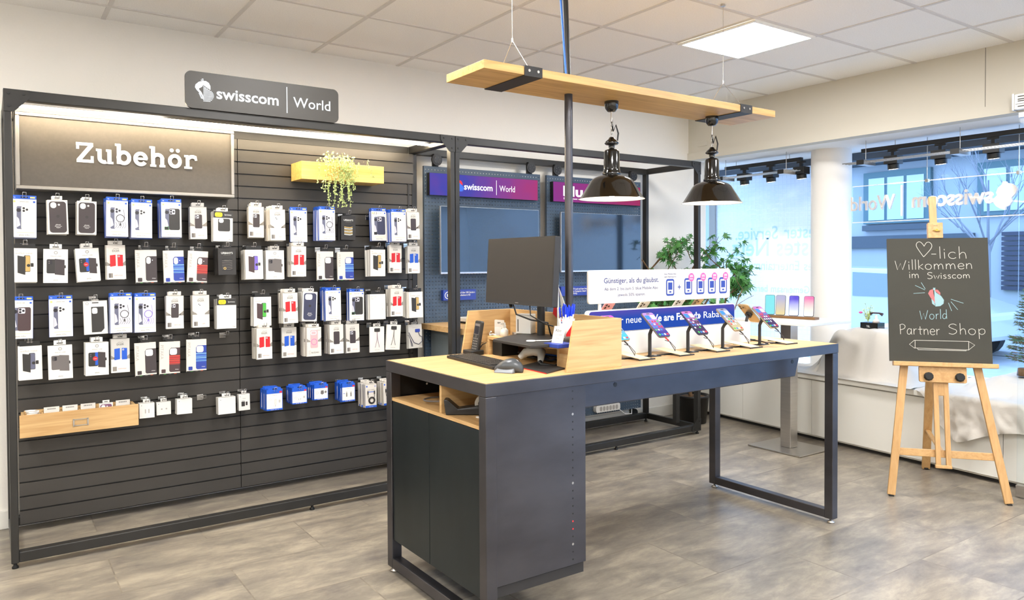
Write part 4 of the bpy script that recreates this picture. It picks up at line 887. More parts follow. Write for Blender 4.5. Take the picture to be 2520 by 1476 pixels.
# steel cabinet in the left end
cx1 = 2.018
b = MB(); b.box((DX0+L+.003, DY0+.012, .205), (cx1, DY0+.016, DZ-.052), 'raw_steel'); b.box((cx1-.004, DY0+.016, .205), (cx1, DY1-.016, DZ-.052), 'raw_steel'); b.build('side_panel', dk)
b = MB()
ZA, ZB = YP(1411, 962, DY0+.01).z, YP(1412, 1376, DY0+.01).z
for i in range(23):
    z = ZA+(ZB-ZA)*i/22; b.cyl((1.95, DY0+.0114, z), (1.95, DY0+.0125, z), .0052 if i in (3, 12, 20) else .0036, 'brushed' if i in (3, 12, 20) else ('red' if i in (17, 18) else 'black'), 12)
b.build('hole_row', dk)
MB().box((DX0+L+.003, DY1-.016, .205), (cx1-.005, DY1-.012, DZ-.052), 'raw_steel').build('rear_panel', dk)
MB().box((DX0+.03, DY0+.02, .16), (cx1-.006, DY1-.02, .2), 'black_soft').build('cabinet_floor', dk)
ymid = XP(1059, 1380, DX0+.01).y
for a, c in ((ymid+.0015, DY1-L-.003), (DY0+L+.004, ymid-.0015)): MB().box((DX0+.008, a, .158), (DX0+.026, c, .805), 'door_steel').build('door', dk, bev=.0015)
MB().box((DX0+.006, DY0+L+.003, .808), (cx1-.006, DY1-L-.002, .822), 'oak_y').build('shelf', dk)
ydv = XP(1083, 990, DX0+.01).y
MB().box((DX0+.012, ydv-.008, .823), (cx1-.05, ydv+.008, DZ-.052), 'oak').build('divider', dk)
b = MB(); b.box((cx1-.03, DY0+.02, .823), (cx1-.02, DY1-.02, DZ-.052), 'black'); b.box((DX0+.06, DY1-.03, .823), (cx1-.03, DY1-.02, DZ-.052), 'black'); b.build('niche_lining', dk)
b = MB()
for z in (.865, .893, .921): b.cyl((DX0+.2, DY1-.0318, z), (DX0+.2, DY1-.0302, z), .005, 'label_white', 12)
b.build('shelf_pin_holes', dk)
# cable tray under the top
TY = 2.56
b = MB(); b.prism([(2.03, TY, .795), (3.72, TY, .795), (3.83-.06, TY, DZ-.052), (2.03, TY, DZ-.052)], (0, .01, 0), 'raw_steel'); b.prism([(2.03, TY+.01, .795), (3.72, TY+.01, .795), (3.72, TY+.26, .795), (2.03, TY+.26, .795)], (0, 0, .008), 'raw_steel')
for px, py in ((1514, 946), (1950, 890)):
    p = YP(px, py, TY); b.cyl((p.x, TY-.001, p.z), (p.x, TY+.001, p.z), .011, 'black', 14)
b.build('cable_tray', dk, bev=.004)
# things in the niche
def tape():
    t = thing('tape_dispenser', 'black desktop tape dispenser in the right niche of the desk', 'tape dispenser', (1.66, 2.6, .8222))
    b = MB(); b.prism([(1.56, 2.72, .8225), (1.78, 2.56, .8225), (1.78, 2.56, .862), (1.70, 2.62, .865), (1.6, 2.69, .848), (1.565, 2.715, .885), (1.553, 2.725, .885)], (-.035, -.048, 0), 'pot_black'); b.build('body', t, bev=.004)
    b = MB(); b.cyl((1.675, 2.625, .866), (1.658, 2.602, .866), .032, 'paper', 24); b.cyl((1.676, 2.626, .866), (1.657, 2.601, .866), .017, 'black', 18); b.build('tape_roll', t)
tape()
tag(MB().hexa([(1.62, 2.43, .8225), (1.9, 2.43, .8225), (1.9, 2.56, .8225), (1.60, 2.56, .8225), (1.62, 2.43, .827), (1.9, 2.43, .827), (1.9, 2.56, .827), (1.60, 2.56, .827)], 'paper').build('paper_sheets'), 'white paper sheets lying in the right niche of the desk', 'paper')
b = MB(); b.tube([(1.66+.09*math.cos(a*.35), 2.93+.075*math.sin(a*.35), .829+.001*a) for a in range(2, 15)], .004, 'case_grey', 6); b.tube([(1.62, 2.86, .828), (1.66, 2.80, .828), (1.7, 2.77, .828)], .0045, 'black', 6)
tag(b.build('loose_cable'), 'dark loose cable with plug lying in the left niche of the desk', 'cable')

# ------------------------------------------------------------------ oak desk organiser and monitor
og = thing('desk_organiser', 'open oak desk organiser with slanted sides around the monitor', 'desk organiser', (2.1, 2.83, DZ+.001))
OX1, OT, oz = 2.25, 1.202, DZ+.0012
for y in (2.405, 3.238): MB().prism([(1.945, y, oz), (OX1, y, oz), (OX1, y, OT), (1.985, y, OT)], (0, .012, 0), 'oak').build('side_panel', og, bev=.001)
MB().box((OX1-.012, 2.418, oz), (OX1, 3.237, OT), 'oak_y').build('back_panel', og)
SZ = 1.082
MB().box((2.02, 2.55, SZ-.016), (OX1-.013, 3.12, SZ), 'oak_y').build('shelf', og, bev=.001)
for y in (2.55, 3.104): MB().box((2.02, y, oz), (OX1-.013, y+.016, SZ-.0165), 'oak').build('upright', og)
for y0, y1 in ((2.418, 2.549), (3.121, 3.237)):
    b = MB(); b.box((2.02, y0, oz), (2.032, y1, oz+.058), 'oak_y'); b.build('tray_front', og)
# monitor
mt, mp = -1.583, Vector((2.024, 2.859, 1.406)); mdr = Vector((math.cos(mt), math.sin(mt), 0)); mn = Vector((mdr.y, -mdr.x, 0)); tl = .062
mu = Vector((0, 0, 1))*math.cos(tl)-mn*math.sin(tl); mnn = mn*math.cos(tl)+Vector((0, 0, 1))*math.sin(tl)
mon = thing('computer_monitor', 'black computer monitor switched off on a height-adjustable stand', 'monitor', (2.15, 2.87, SZ))
b = MB().plane(mp, mdr, mu); b.slab(-.272, -.158, .272, .155, .004, 'black_soft', -.03, 0); b.rect(-.266, -.138, .266, .15, 'screen_off', .0006); b.text('monitor', 0, -.151, .009, 'ink_faint', 'C', h=.0008); b.build('screen', mon)
b = MB(); b.prism([(1.885, 2.865, SZ+.0005), (1.865, 2.55, SZ+.0005), (1.95, 2.535, SZ+.0005), (2.222, 2.6, SZ+.0005), (2.222, 2.99, SZ+.0005), (2.1, 2.99, SZ+.0005)], (0, 0, .014), 'black_soft'); b.build('base', mon, bev=.003)
b = MB(); b.cyl((2.165, 2.872, SZ+.014), (2.165, 2.872, 1.44), .019, 'black', 20); b.box((2.06, 2.82, 1.36), (2.185, 2.92, 1.46), 'black'); b.build('pole', mon)
b = MB(); b.tube([(2.05, 2.95, 1.27), (2.04, 2.9, 1.2), (2.05, 2.8, 1.18), (2.12, 2.76, 1.165), (2.14, 2.77, 1.12), (2.17, 2.8, 1.1)], .004, 'black', 8); b.tube([(2.04, 2.955, 1.262), (2.035, 2.935, 1.235)], .009, 'black', 8)
b.tube([(2.06, 2.82, 1.27), (2.05, 2.8, 1.2), (2.1, 2.75, 1.16), (2.14, 2.745, 1.15)], .003, 'black', 8); b.build('cable', mon)
# keyboard, mouse, tablet, phone handset, scanner ...
def keyboard():
    a, c, d = ZP(1101, 882, DZ), ZP(1225, 914, DZ), ZP(1172, 866, DZ); ex = (c-a); Lk = .44; ex.normalize(); ey = Vector((-ex.y, ex.x, 0)); ey = ey if ey.x > 0 else -ey
    t = thing('keyboard', 'black computer keyboard on the desk in front of the organiser', 'keyboard', a+ex*Lk/2+Vector((0, 0, .001)))
    b = MB().plane(a+Vector((0, 0, .0016)), ex, ey); b.slab(-.01, 0, Lk+.01, .14, .006, 'black', 0, .012); b.build('body', t, bev=.002)
    b = MB().plane(a+Vector((0, 0, .0016)), ex, ey)
    for r in range(6):
        x = .004
        for k in range(20):
            wk = .0165
            if r == 0 and 5 <= k <= 9:
                if k == 5: b.slab(x, .008, x+.097, .0245, .002, 'keycap', .012, .016)
                x += .0195 if k < 9 else .0195; x += .0015 if k == 9 else 0; continue
            b.slab(x, .008+r*.0215, x+wk, .0245+r*.0215, .002, 'keycap', .012, .016); x += .0195
            if k in (14, 16): x += .005
    b.build('keys', t)
keyboard()
def mouse():
    p = ZP(1245, 917, DZ); t = thing('computer_mouse', 'dark grey sculpted computer mouse at the desk corner', 'mouse', (p.x, p.y, DZ+.0015))
    M = Matrix.Translation((p.x+.02, p.y+.005, DZ+.0015)) @ Matrix.Rotation(math.radians(-62), 4, 'Z'); b = MB(M); n = 16; rings = []
    for i in range(9):
        u = i/8; x = -.062+.124*u; hw = .038*math.sin(PI*min(1, .12+u*.86))**.55*(1-.12*u); hh = .05*math.sin(PI*(.1+.82*(1-u)**.85))**.8+.006
        rings.append([(x, hw*math.cos(2*PI*j/n)+.004, max(0, hh*.5+hh*.5*math.sin(2*PI*j/n)+.004*math.cos(2*PI*j/n))) for j in range(n)])
    vv = [q for r in rings for q in r]; ff = [(i*n+j, i*n+(j+1) % n, (i+1)*n+(j+1) % n, (i+1)*n+j) for i in range(8) for j in range(n)]+[tuple(range(n-1, -1, -1)), tuple(range(8*n, 9*n))]
    b.add(vv, ff, 'mouse_grey', True); b.build('body', t)
    b = MB(M); b.hexa([(-.05, -.05, 0), (.04, -.046, 0), (.04, -.02, 0), (-.05, -.02, 0), (-.045, -.042, .006), (.035, -.04, .006), (.035, -.02, .02), (-.045, -.02, .02)], 'mouse_silver'); b.build('thumb_rest', t, bev=.004)
    b = MB(M); b.cyl((.035, .002, .043), (.035, .012, .043), .009, 'chrome', 16); b.build('wheel', t)
mouse()
def tablet():
    P4 = [ZP(*q, DZ) for q in ((1275, 905), (1345, 921), (1390, 909), (1325, 893))]
    t = thing('tablet', 'flat black tablet with a red edge lying beside the mouse', 'tablet', (P4[0]+P4[2])/2)
    up = Vector((0, 0, .001)); MB().prism([q+up*1.5 for q in P4], (0, 0, .006), 'black_soft').build('body', t, bev=.001)
    b = MB(); b.bar(P4[0]+up*3+Vector((-.001, -.0005, 0)), P4[1]+up*3+Vector((-.001, -.0005, 0)), .0014, .003, 'red'); b.build('red_edge', t)
tablet()
def handset():
    p = ZP(1163, 872, DZ); t = thing('cordless_phone', 'dark cordless phone standing upright in its cradle', 'phone', (p.x, p.y, DZ+.001))
    b = MB(); b.plane((p.x, p.y, DZ+.0015), (0, -1, 0), (1, 0, 0)); b.slab(-.042, -.035, .05, .04, .012, 'black', 0, .022); b.build('cradle', t, bev=.004)
    q = Vector((p.x+.005, p.y-.003, DZ+.014)); ez = Vector((.16, -.04, 1)).normalized(); ex = Vector((.1, -1, -.05)); ex = (ex-ez*ex.dot(ez)).normalized(); 
    b = MB().plane(q, ex, ez); b.slab(-.025, 0, .025, .155, .01, 'black_soft', -.02, 0); b.build('handset', t, bev=.003)
    b = MB().plane(q, ex, ez); b.rrect(-.019, .085, .019, .14, .003, 'case_grey', .0008); b.rrect(-.017, .088, .017, .128, .002, 'lens', .0012)
    for r in range(5):
        for k in range(3): b.rrect(-.017+k*.0125, .012+r*.0125, -.0085+k*.0125, .019+r*.0125, .002, 'ink_grey', .001)
    b.ring(0, .077, .004, .006, 'ink_grey', .001); b.build('keypad', t); return t
HSET = handset()
def scanner():
    t = thing('barcode_scanner', 'white handheld barcode scanner lying under the organiser shelf', 'scanner', (2.0, 2.67, DZ+.002))
    b = MB(); b.tube([(1.98, 2.79, DZ+.022), (2.0, 2.77, DZ+.045), (2.02, 2.735, DZ+.055), (2.03, 2.69, DZ+.05), (2.0, 2.655, DZ+.03), (1.985, 2.64, DZ+.016)], [.012, .02, .022, .021, .015, .011], 'white_gloss', 12); b.build('body', t)
    b = MB(); b.tube([(1.985, 2.64, DZ+.016), (1.978, 2.625, DZ+.009), (2.02, 2.58, DZ+.006), (2.1, 2.6, DZ+.006)], [.012, .008, .004, .004], 'black', 8); b.build('cord', t)
scanner()
MBox = lambda a, c, m, nm, lab, cat, bev=.002: tag(MB().box(a, c, m).build(nm, bev=bev), lab, cat)
MBox((2.03, 3.01, DZ+.002), (2.13, 3.09, DZ+.07), 'black', 'speaker_box', 'small black box under the left end of the organiser shelf', 'speaker')
b = MB()
for i in range(7):
    rr = random.Random(i); b.tube([(2.05+rr.random()*.12, 2.95-rr.random()*.1, DZ+.008+.004*i), (2.04+rr.random()*.06, 2.85, DZ+.012+.004*i), (2.06+rr.random()*.1, 2.75-rr.random()*.1, DZ+.008+.003*i), (2.18, 2.7, DZ+.01)], .004, ['black', 'cable_blue', 'black', 'case_grey', 'black', 'cable_blue', 'black'][i], 6)
tag(b.build('cable_tangle'), 'tangle of black and blue cables under the monitor shelf', 'cables')
b = MB(); b.tube([(1.995+.09, 3.17+.03*math.cos(i*.8), oz+.06+.012*math.sin(i*.8)+.002*i) for i in range(18)], .004, 'cable_white', 6); b.tube([(2.08, 3.15, oz+.002), (2.08, 3.16, oz+.06)], .004, 'cable_white', 6); tag(b.build('white_cable'), 'white cable coiled in the left tray of the organiser', 'cable')
b = MB(); b.tube([(1.99, 2.99, oz+.09), (2.005, 3.1, oz+.03), (2.0, 3.16, oz+.006)], .0025, 'black', 6) if False else b.tube([(2.03, 3.19, oz+.006), (1.985, 3.16, oz+.01), (1.99, 3.12, oz+.05), (2.0, 3.1, oz+.06)], .0025, 'black', 6); b.build('cord', HSET)
def flat_on_shelf():
    # package with hang hole, spray bottle, white box on the shelf and left tray
    b = MB().plane((2.12, 3.16, SZ-.01), (.15, -1, 0), (0, 0, 1)); b.slab(-.035, -.075, .035, .082, .006, 'card_pale', 0, .004); b.slab(-.025, -.02, .025, .045, .004, 'white_gloss', .004, .012); b.rect(-.012, .064, .012, .071, 'ink_grey', .0045)
    tag(b.build('blister_pack'), 'pale blister pack leaning in the left end of the organiser', 'package')
    t = thing('spray_bottle', 'small white spray bottle on the organiser shelf', 'bottle', (2.08, 3.06, SZ)); b = MB(); b.lathe([(0, 0), (.02, 0), (.02, .03), (.009, .04)], 'white_gloss', (2.08, 3.06, SZ+.0005), 20); b.build('body', t); b = MB(); b.lathe([(.009, .04), (.009, .055), (.006, .056), (.006, .066), (0, .066)], 'white_matt', (2.08, 3.06, SZ+.0005), 16); b.box((2.055, 3.055, SZ+.058), (2.08, 3.065, SZ+.065), 'white_matt'); b.build('nozzle', t)
    b = MB(); b.cyl((2.14, 3.04, SZ+.0005), (2.14, 3.04, SZ+.018), .022, 'brushed', 20); tag(b.build('metal_tin'), 'small round metal tin behind the spray bottle', 'tin')
    b = MB(Matrix.Translation((2.16, 2.99, SZ+.015)) @ Matrix.Rotation(.5, 4, 'Z')); b.box((-.03, -.04, 0), (.03, .04, .095), 'white_gloss'); b.plane((-.0304, 0, 0), (0, -1, 0), (0, 0, 1)).rect(-.03, .01, -.025, .07, 'ink'); tag(b.build('white_box', bev=.002), 'white carton standing on the organiser shelf behind the monitor base', 'box')
    b = MB(); b.lathe([(0, 0), (.02, 0), (.022, .003), (.02, .006), (0, .007)], 'white_gloss', (1.95, 2.66, SZ+.0155), 24); b.tube([(1.97, 2.65, SZ+.019), (2.02, 2.62, SZ+.019), (2.08, 2.6, SZ+.03), (2.14, 2.58, SZ+.03), (2.2, 2.57, SZ+.02)], .0025, 'cable_white', 6); tag(b.build('charging_puck'), 'round white charging puck lying on the monitor base', 'charger')
    MBox((2.03, 2.56, SZ+.0005), (2.1, 2.66, SZ+.02), 'blue_deep', 'business_card_box', 'flat dark blue box under the price cards', 'box') if False else None
flat_on_shelf()
def pen_cup():
    oz = SZ; c = Vector((2.14, 2.485, oz+.02)); t = thing('pen_cup', 'white cup with a red swoosh, packed with pens, in the right tray', 'pen cup', c)
    oz = SZ+.0148; c = Vector((2.11, 2.612, oz)); top = oz+.097
    b = MB(); b.lathe([(0, .0), (.027, .0), (.038, top-oz), (.0355, top-oz), (.025, .006), (0, .006)], 'white_gloss', c, 28); b.build('cup', t)
    b = MB(); n = 28
    def at(a, z): r = .0274+.011*(z/(top-oz)); return c+Vector((r*math.cos(a), r*math.sin(a), z))
    for i in range(7):
        a0, a1 = -2.3+i*.16, -2.3+(i+1)*.16; b.add([at(a0, .02), at(a1, .02), at(a1, .03+.008*(i+1)), at(a0, .03+.008*i)], [(0, 1, 2, 3)], 'red')
    b.build('swoosh', t); b = MB()
    for z, m in ((.088, 'red'), (.078, 'blue_deep')): b.add([at(-2.9, z), at(-2.78, z), at(-2.78, z+.008), at(-2.9, z+.008)], [(0, 1, 2, 3)], m)
    b.build('emblem', t)
    rr = random.Random(4)
    for i in range(19):
        a, r = rr.random()*2*PI, rr.uniform(.006, .03); p = c+Vector((r*math.cos(a)*.6, r*math.sin(a)*.6, .012)); d = Vector((r*math.cos(a)*.9, r*math.sin(a)*.9, .15)).normalized(); L = rr.uniform(.135, .155)
        k = thing('ballpoint_pen', 'blue capped ballpoint pen standing in the white pen cup', 'pen', p, 0, 'blue pens in the cup'); MB().cyl(p, p+d*(L-.045), .0036, 'acrylic_edge', 8).build('barrel', k); b = MB(); b.tube([p+d*(L-.045), p+d*(L-.01), p+d*L], [.0046, .0046, .0025], 'pen_blue', 8); b.build('cap', k)
pen_cup()
b = MB(); b.plane((1.99, 2.53, 1.088), (.35, -1, 0), (.25, 0, 1)); b.slab(-.028, 0, .028, .085, .001, 'paper', 0, .0015); b.text('Abo', -.02, .06, .02, 'ink', h=.002); b.text('gratis testen', -.02, .045, .009, 'ink_grey', h=.002); b.text('im Shop', -.02, .03, .009, 'ink_grey', h=.002)
tag(b.build('card_sign'), 'small white upright card leaning in front of the pen cup', 'card')
b = MB(); b.box((1.955, 2.475, 1.0832), (2.045, 2.575, 1.1), 'blue_deep'); tag(b.build('flat_box', bev=.002), 'flat dark blue box on the shelf end below the white card', 'box')
def scissors():
    t = thing('scissors', 'dark-handled scissors standing in the right tray of the organiser', 'scissors', (2.06, 2.48, oz+.02)); 
    b = MB(); b.bar((2.05, 2.52, oz+.02), (2.065, 2.485, oz+.075), .012, .002, 'brushed'); b.bar((2.06, 2.45, oz+.02), (2.063, 2.49, oz+.075), .012, .002, 'brushed'); b.build('blades', t)
    b = MB()
    for y in (2.505, 2.46): b.tube([(2.07, y+.017*math.cos(a*PI/6), oz+.095+.02*math.sin(a*PI/6)) for a in range(12)], .004, 'black_soft', 6, True)
    b.build('handles', t)
scissors()
def pennant():
    dy = XP(1373, 770, 2.2).y-2.56
    t = thing('table_flag', 'small white and red flag on a white stick behind the pen cup', 'flag', (2.2, 2.56+dy, oz)); MB().cyl((2.2, 2.56+dy, oz+.001), (2.2, 2.56+dy, 1.34), .0045, 'white_gloss', 8).build('stick', t)
    b = MB(); b.prism([(2.2, 2.566+dy, 1.33), (2.2, 2.60+dy, 1.20), (2.2, 2.566+dy, 1.18)], (.0015, 0, 0), 'red'); b.prism([(2.2, 2.566+dy, 1.36), (2.2, 2.585+dy, 1.275), (2.2, 2.566+dy, 1.25)], (.0015, 0, 0), 'paper_grey'); b.prism([(2.2, 2.553+dy, 1.325), (2.2, 2.49+dy, 1.22), (2.2, 2.53+dy, 1.2)], (.0015, 0, 0), 'paper'); b.build('cloth', t)
pennant()

# ------------------------------------------------------------------ light post and the suspended oak board with pendant lamps
BZ = 2.245; BX0, BX1, BY0, BY1 = 1.683, 3.608, 2.614, 2.924
pp = ZP(1399, 232, BZ)
pst = thing('cable_post', 'round dark steel post rising from the desk to the hanging oak board', 'post', (pp.x, pp.y, DZ+.001))
b = MB(); b.cyl((pp.x, pp.y, DZ+.0015), (pp.x, pp.y, BZ-.0005), .0195, 'raw_steel', 28); b.build('pole', pst)
b = MB(); b.cyl((pp.x-.005, pp.y, BZ+.04), (pp.x-.012, pp.y+.02, HC), .017, 'black', 12); b.tube([(pp.x-.035, pp.y-.03, BZ+.04), (pp.x-.05, pp.y-.02, BZ+.3), (pp.x-.062, pp.y, HC)], .005, 'cable_blue', 8)
b.build('cable_conduit', pst)
lb = thing('hanging_board', 'long oak board hung from the ceiling on thin wires above the desk', 'hanging shelf', ((BX0+BX1)/2, (BY0+BY1)/2, BZ))
MB().box((BX0, BY0, BZ), (BX1, BY1, BZ+.036), 'oak_board').build('board', lb, bev=.0015)
def clamp(px, py, w):
    q = YP(px, py, BY0); b = MB(); x = q.x
    b.box((x, BY0-.004, BZ-.004), (x+w, BY0, BZ+.04), 'black_soft'); b.box((x, BY0, BZ-.004), (x+w, BY1, BZ-.0004), 'black_soft'); b.box((x, BY1, BZ-.004), (x+w, BY1+.004, BZ+.04), 'black_soft'); b.box((x, BY0, BZ+.0364), (x+w, BY1, BZ+.04), 'black_soft')
    for k in (.25, .75): b.cyl((x+w*k, BY0-.007, BZ+.02), (x+w*k, BY0-.004, BZ+.02), .006, 'brushed', 10)
    b.build('bracket', lb); xm = x+w/2; ym = (BY0+BY1)/2; b = MB()
    b.tube([(xm, BY0+.03, BZ+.04), (xm, ym, BZ+.19)], .0016, 'brushed', 6); b.tube([(xm, BY1-.03, BZ+.04), (xm, ym, BZ+.19)], .0016, 'brushed', 6); b.tube([(xm, ym, BZ+.19), (xm, ym, HC-.004)], .0016, 'brushed', 6); b.cyl((xm, ym, BZ+.18), (xm, ym, BZ+.2), .005, 'brushed', 8); b.cyl((xm, ym, HC-.012), (xm, ym, HC-.001), .012, 'brushed', 10)
    b.build('wire', lb)
clamp(1290, 190, .095); clamp(1822, 262, .095)
def pendant(px, py, rim, label):
    c = ZP(px, py, BZ); x, y = c.x, c.y; y = min(max(y, BY0+.06), BY1-.06); q = _f.dot(Vector((x, y, 1.6))-CAM); zr = YP(px, rim, y).z
    t = thing('pendant_lamp', label, 'pendant lamp', (x, y, zr), 0, None); C = (x, y, zr)
    b = MB(); b.lathe([(0, -.052), (.02, -.05), (.032, -.035), (.036, -.015), (.036, 0)], 'black_gloss', (x, y, BZ), 24); b.build('ceiling_rose', t)
    h = BZ-.05-zr-.285
    b = MB(); z = BZ-.05; b.cyl((x, y, z), (x, y, z-.05), .0045, 'brass' if False else 'brushed', 8); z -= .05; k = 0
    while z > zr+.325:
        b.tube([(x+(.006 if k % 2 else 0)*math.cos(a*PI/4), y+(0 if k % 2 else .006)*math.cos(a*PI/4), z-.011+.0135*math.sin(a*PI/4)) for a in range(8)], .0018, 'brushed', 5, True); z -= .021; k += 1
    b.tube([(x+.004*math.sin(a*.9), y, zr+.315+.012*math.cos(a*.9)) for a in range(7)], .0025, 'brushed', 6); b.build('chain', t)
    b = MB(); b.tube([(x, y, BZ-.08), (x+.006, y-.004, BZ-.15), (x+.02, y-.01, zr+.37), (x+.034, y-.012, zr+.33), (x+.03, y-.01, zr+.295), (x+.012, y, zr+.285)], .004, 'black', 8); b.build('cord', t)
    b = MB(); b.lathe([(0, .312), (.012, .308), (.016, .3), (.03, .288), (.036, .278), (.03, .272), (.016, .27), (.014, .25), (.033, .245), (.038, .235), (.041, .15), (.043, .135), (.046, .132), (.046, .12), (.043, .118)], 'black_gloss', C, 32); b.build('housing', t)
    b = MB(); b.lathe([(.043, .12), (.06, .117), (.09, .105), (.105, .092), (.118, .07), (.158, .006), (.166, 0)], 'black_gloss', C, 48); b.build('shade', t)
    b = MB(); b.lathe([(.1645, .0005), (.156, .0055), (.115, .068), (.1, .089), (.06, .113), (0, .116)], 'enamel_white', C, 48); b.build('shade_lining', t, )
    b = MB(); b.ball((x, y, zr+.05), .034, 'bulb_glow', 16, (1, 1, 1.15)); b.build('bulb', t)
pendant(1505, 250, 490, 'black enamel pendant lamp nearer the post on the oak board')
pendant(1752, 287, 500, 'black enamel pendant lamp at the far end of the oak board')

# ------------------------------------------------------------------ phones and signs on the desk
def phone(label, loc, ex, ey, body, scr, h=.163, wd=.0775, group=None, icons=True):
    t = thing('smartphone', label, 'phone', (0, 0, 0), 0, group)
    b = MB().plane((0, 0, 0), (1, 0, 0), (0, 1, 0)); b.slab(-wd/2, -h/2, wd/2, h/2, wd*.16, body, -.008, 0); b.build('body', t, bev=.0015)
    b = MB().plane((0, 0, 0), (1, 0, 0), (0, 1, 0)); b.rrect(-wd/2+.0015, -h/2+.0015, wd/2-.0015, h/2-.0015, wd*.145, 'black', .0003); b.rrect(-wd/2+.003, -h/2+.003, wd/2-.003, h/2-.003, wd*.13, scr, .0006)
    if icons:
        b.rrect(-.011, h/2-.013, .011, h/2-.0075, .0027, 'black', .0009)
        rr = random.Random(len(label)); cs = ['ico_white', 'ico_green', 'ico_blue', 'ico_red', 'black', 'ico_white']
        b.rrect(-.032, h/2-.048, -.003, h/2-.02, .005, 'ico_blue', .0009); b.rrect(.003, h/2-.048, .032, h/2-.02, .005, 'ico_white', .0009)
        for r in range(4):
            for k in range(4):
                if r == 3 and k > 2: continue
                x, y = -.0255+k*.017, h/2-.062-r*.0185; b.rrect(x-.0052, y-.0052, x+.0052, y+.0052, .0024, rr.choice(cs), .0009)
        for k, m in enumerate(('ico_green', 'ico_blue', 'ico_white', 'ico_red')): x = -.0255+k*.017; b.rrect(x-.0058, -h/2+.009, x+.0058, -h/2+.0206, .0026, m, .0009)
    b.build('screen', t)
    b = MB().plane((0, 0, -.008), (-1, 0, 0), (0, 1, 0)); b.slab(-.033 if wd > .075 else -.03, h/2-.042, .006, h/2-.004, .008, body, 0, .0025)
    for dx, dy in ((-.023, -.013), (-.023, -.031), (-.005, -.022)): b.disc(dx, h/2+dy, .0075, 'lens', .003); b.disc(dx, h/2+dy, .004, 'black_gloss', .0035)
    b.build('camera_bump', t)
    ex, ey = Vector(ex).normalized(), Vector(ey).normalized(); ez = ex.cross(ey)
    t.matrix_world = Matrix(((ex.x, ey.x, ez.x, loc[0]), (ex.y, ey.y, ez.y, loc[1]), (ex.z, ey.z, ez.z, loc[2]), (0, 0, 0, 1))); t.location = loc; t.rotation_euler = Matrix(((ex.x, ey.x, ez.x), (ex.y, ey.y, ez.y), (ex.z, ey.z, ez.z))).to_euler()
    return ez
def stand(label, base, top, nrm, curl='black'):
    t = thing('phone_stand', label, 'phone stand', base, 0, 'phone stands on the desk'); b = MB(); x, y, z = base; z += .001; tp = Vector(top)+nrm*-.024
    b.tube([(x, y, z), (x, y, tp.z-.05), (x, y, tp.z-.03)]+[Vector((x, y, tp.z-.03)).lerp(Vector((x, y, tp.z)), q)*(1-q)+tp*q for q in (.35, .7, 1)], .0085, 'black_soft', 10); b.build('post', t)
    b = MB(); b.box((x-.03, y-.022, z), (x+.055, y+.022, z+.003), 'black'); b.cyl((x+.035, y, z+.003), (x+.035, y, z+.006), .009, 'brushed', 12); b.cyl((x, y, z+.003), (x, y, z+.007), .012, 'black', 14); b.build('base', t)
    b = MB(); b.cyl(tp, tp+nrm*.0145, .02, 'black', 18); b.build('holder', t)
tilt = Vector((0, .76, .65)); items = [((1514, 806), 2.325, 'scr_cyan', 'gold_metal', 'smartphone with cyan and pink screen, half hidden behind the organiser'), ((1614, 798), 2.592, 'scr_lilac', 'case_grey', 'smartphone with lilac screen on the first fully visible stand, red cable tip'),
 ((1709, 793), 2.857, 'scr_pink', 'case_navy', 'smartphone with pink-topped screen and blue rim on the second full stand'), ((1797, 785), 3.119, 'scr_sand', 'gold_metal', 'smartphone with sand-coloured rim on the third full stand'), ((1884, 779), 3.422, 'scr_pink', 'gold_metal', 'smartphone with violet screen on the stand nearest the desk end')]
for i, ((px, py), bx, scr, body, lab) in enumerate(items):
    c = YP(px, py, 2.54); nz = phone(lab, c, (1, 0, 0), tilt, body, scr, group='phones on the desk stands')
    stand(['bent black phone stand mostly hidden behind the organiser', 'bent black phone stand beside the organiser', 'second bent black phone stand from the organiser', 'third bent black phone stand from the organiser', 'fourth bent black phone stand, nearest the desk end'][i], (bx, 2.575, DZ), c, nz)
    lo = c-tilt*.082+nz*-.004; b = MB(); m = 'red' if i == 1 else 'black_soft'
    b.tube([lo, lo-tilt*.022+Vector((.006, 0, 0))], .0035, m, 8); q = lo-tilt*.022+Vector((.006, 0, 0))
    b.tube([q, q+Vector((.02, -.012, -.035)), q+Vector((.03, -.012, -.05)), q+Vector((.036, -.008, -.035)), q+Vector((.02, .01, -.008)), q+Vector((-.004, .02, .0))], .0016, 'black_soft', 6)
    tag(b.build('charging_cable'), 'short charging cable looping below the phone on %s' % ['the half hidden stand', 'the first full stand, red tip', 'the second full stand', 'the third full stand', 'the last stand'][i], 'cable', 'phone charging cables')
    # sloping price plate to the right of the stand
    t = thing('price_plate', 'sloping beige price plate %s' % ['next to the organiser', 'between first and second full stands', 'between second and third full stands', 'between third and fourth full stands', 'beside the stand nearest the desk end'][i], 'price plate', (bx+.16, 2.58, DZ), 0, 'price plates on the desk')
    x = bx+.115; b = MB(); b.prism([(x, 2.49, DZ+.008), (x+.07, 2.49, DZ+.008), (x+.07, 2.665, DZ+.022), (x, 2.665, DZ+.022)], (0, 0, .003), 'beige_plate'); b.build('plate', t)
    b = MB(); b.bar((x+.1, 2.49, DZ+.003), (x+.1, 2.68, DZ+.003), .006, .004, 'black'); b.bar((x-.02, 2.575, DZ+.003), (x+.1, 2.575, DZ+.003), .01, .004, 'black'); b.bar((x+.035, 2.575, DZ+.003), (x+.035, 2.575, DZ+.014), .01, .01, 'black'); b.bar((x, 2.492, DZ+.004), (x+.1, 2.492, DZ+.004), .006, .006, 'black_soft'); b.build('bracket', t)
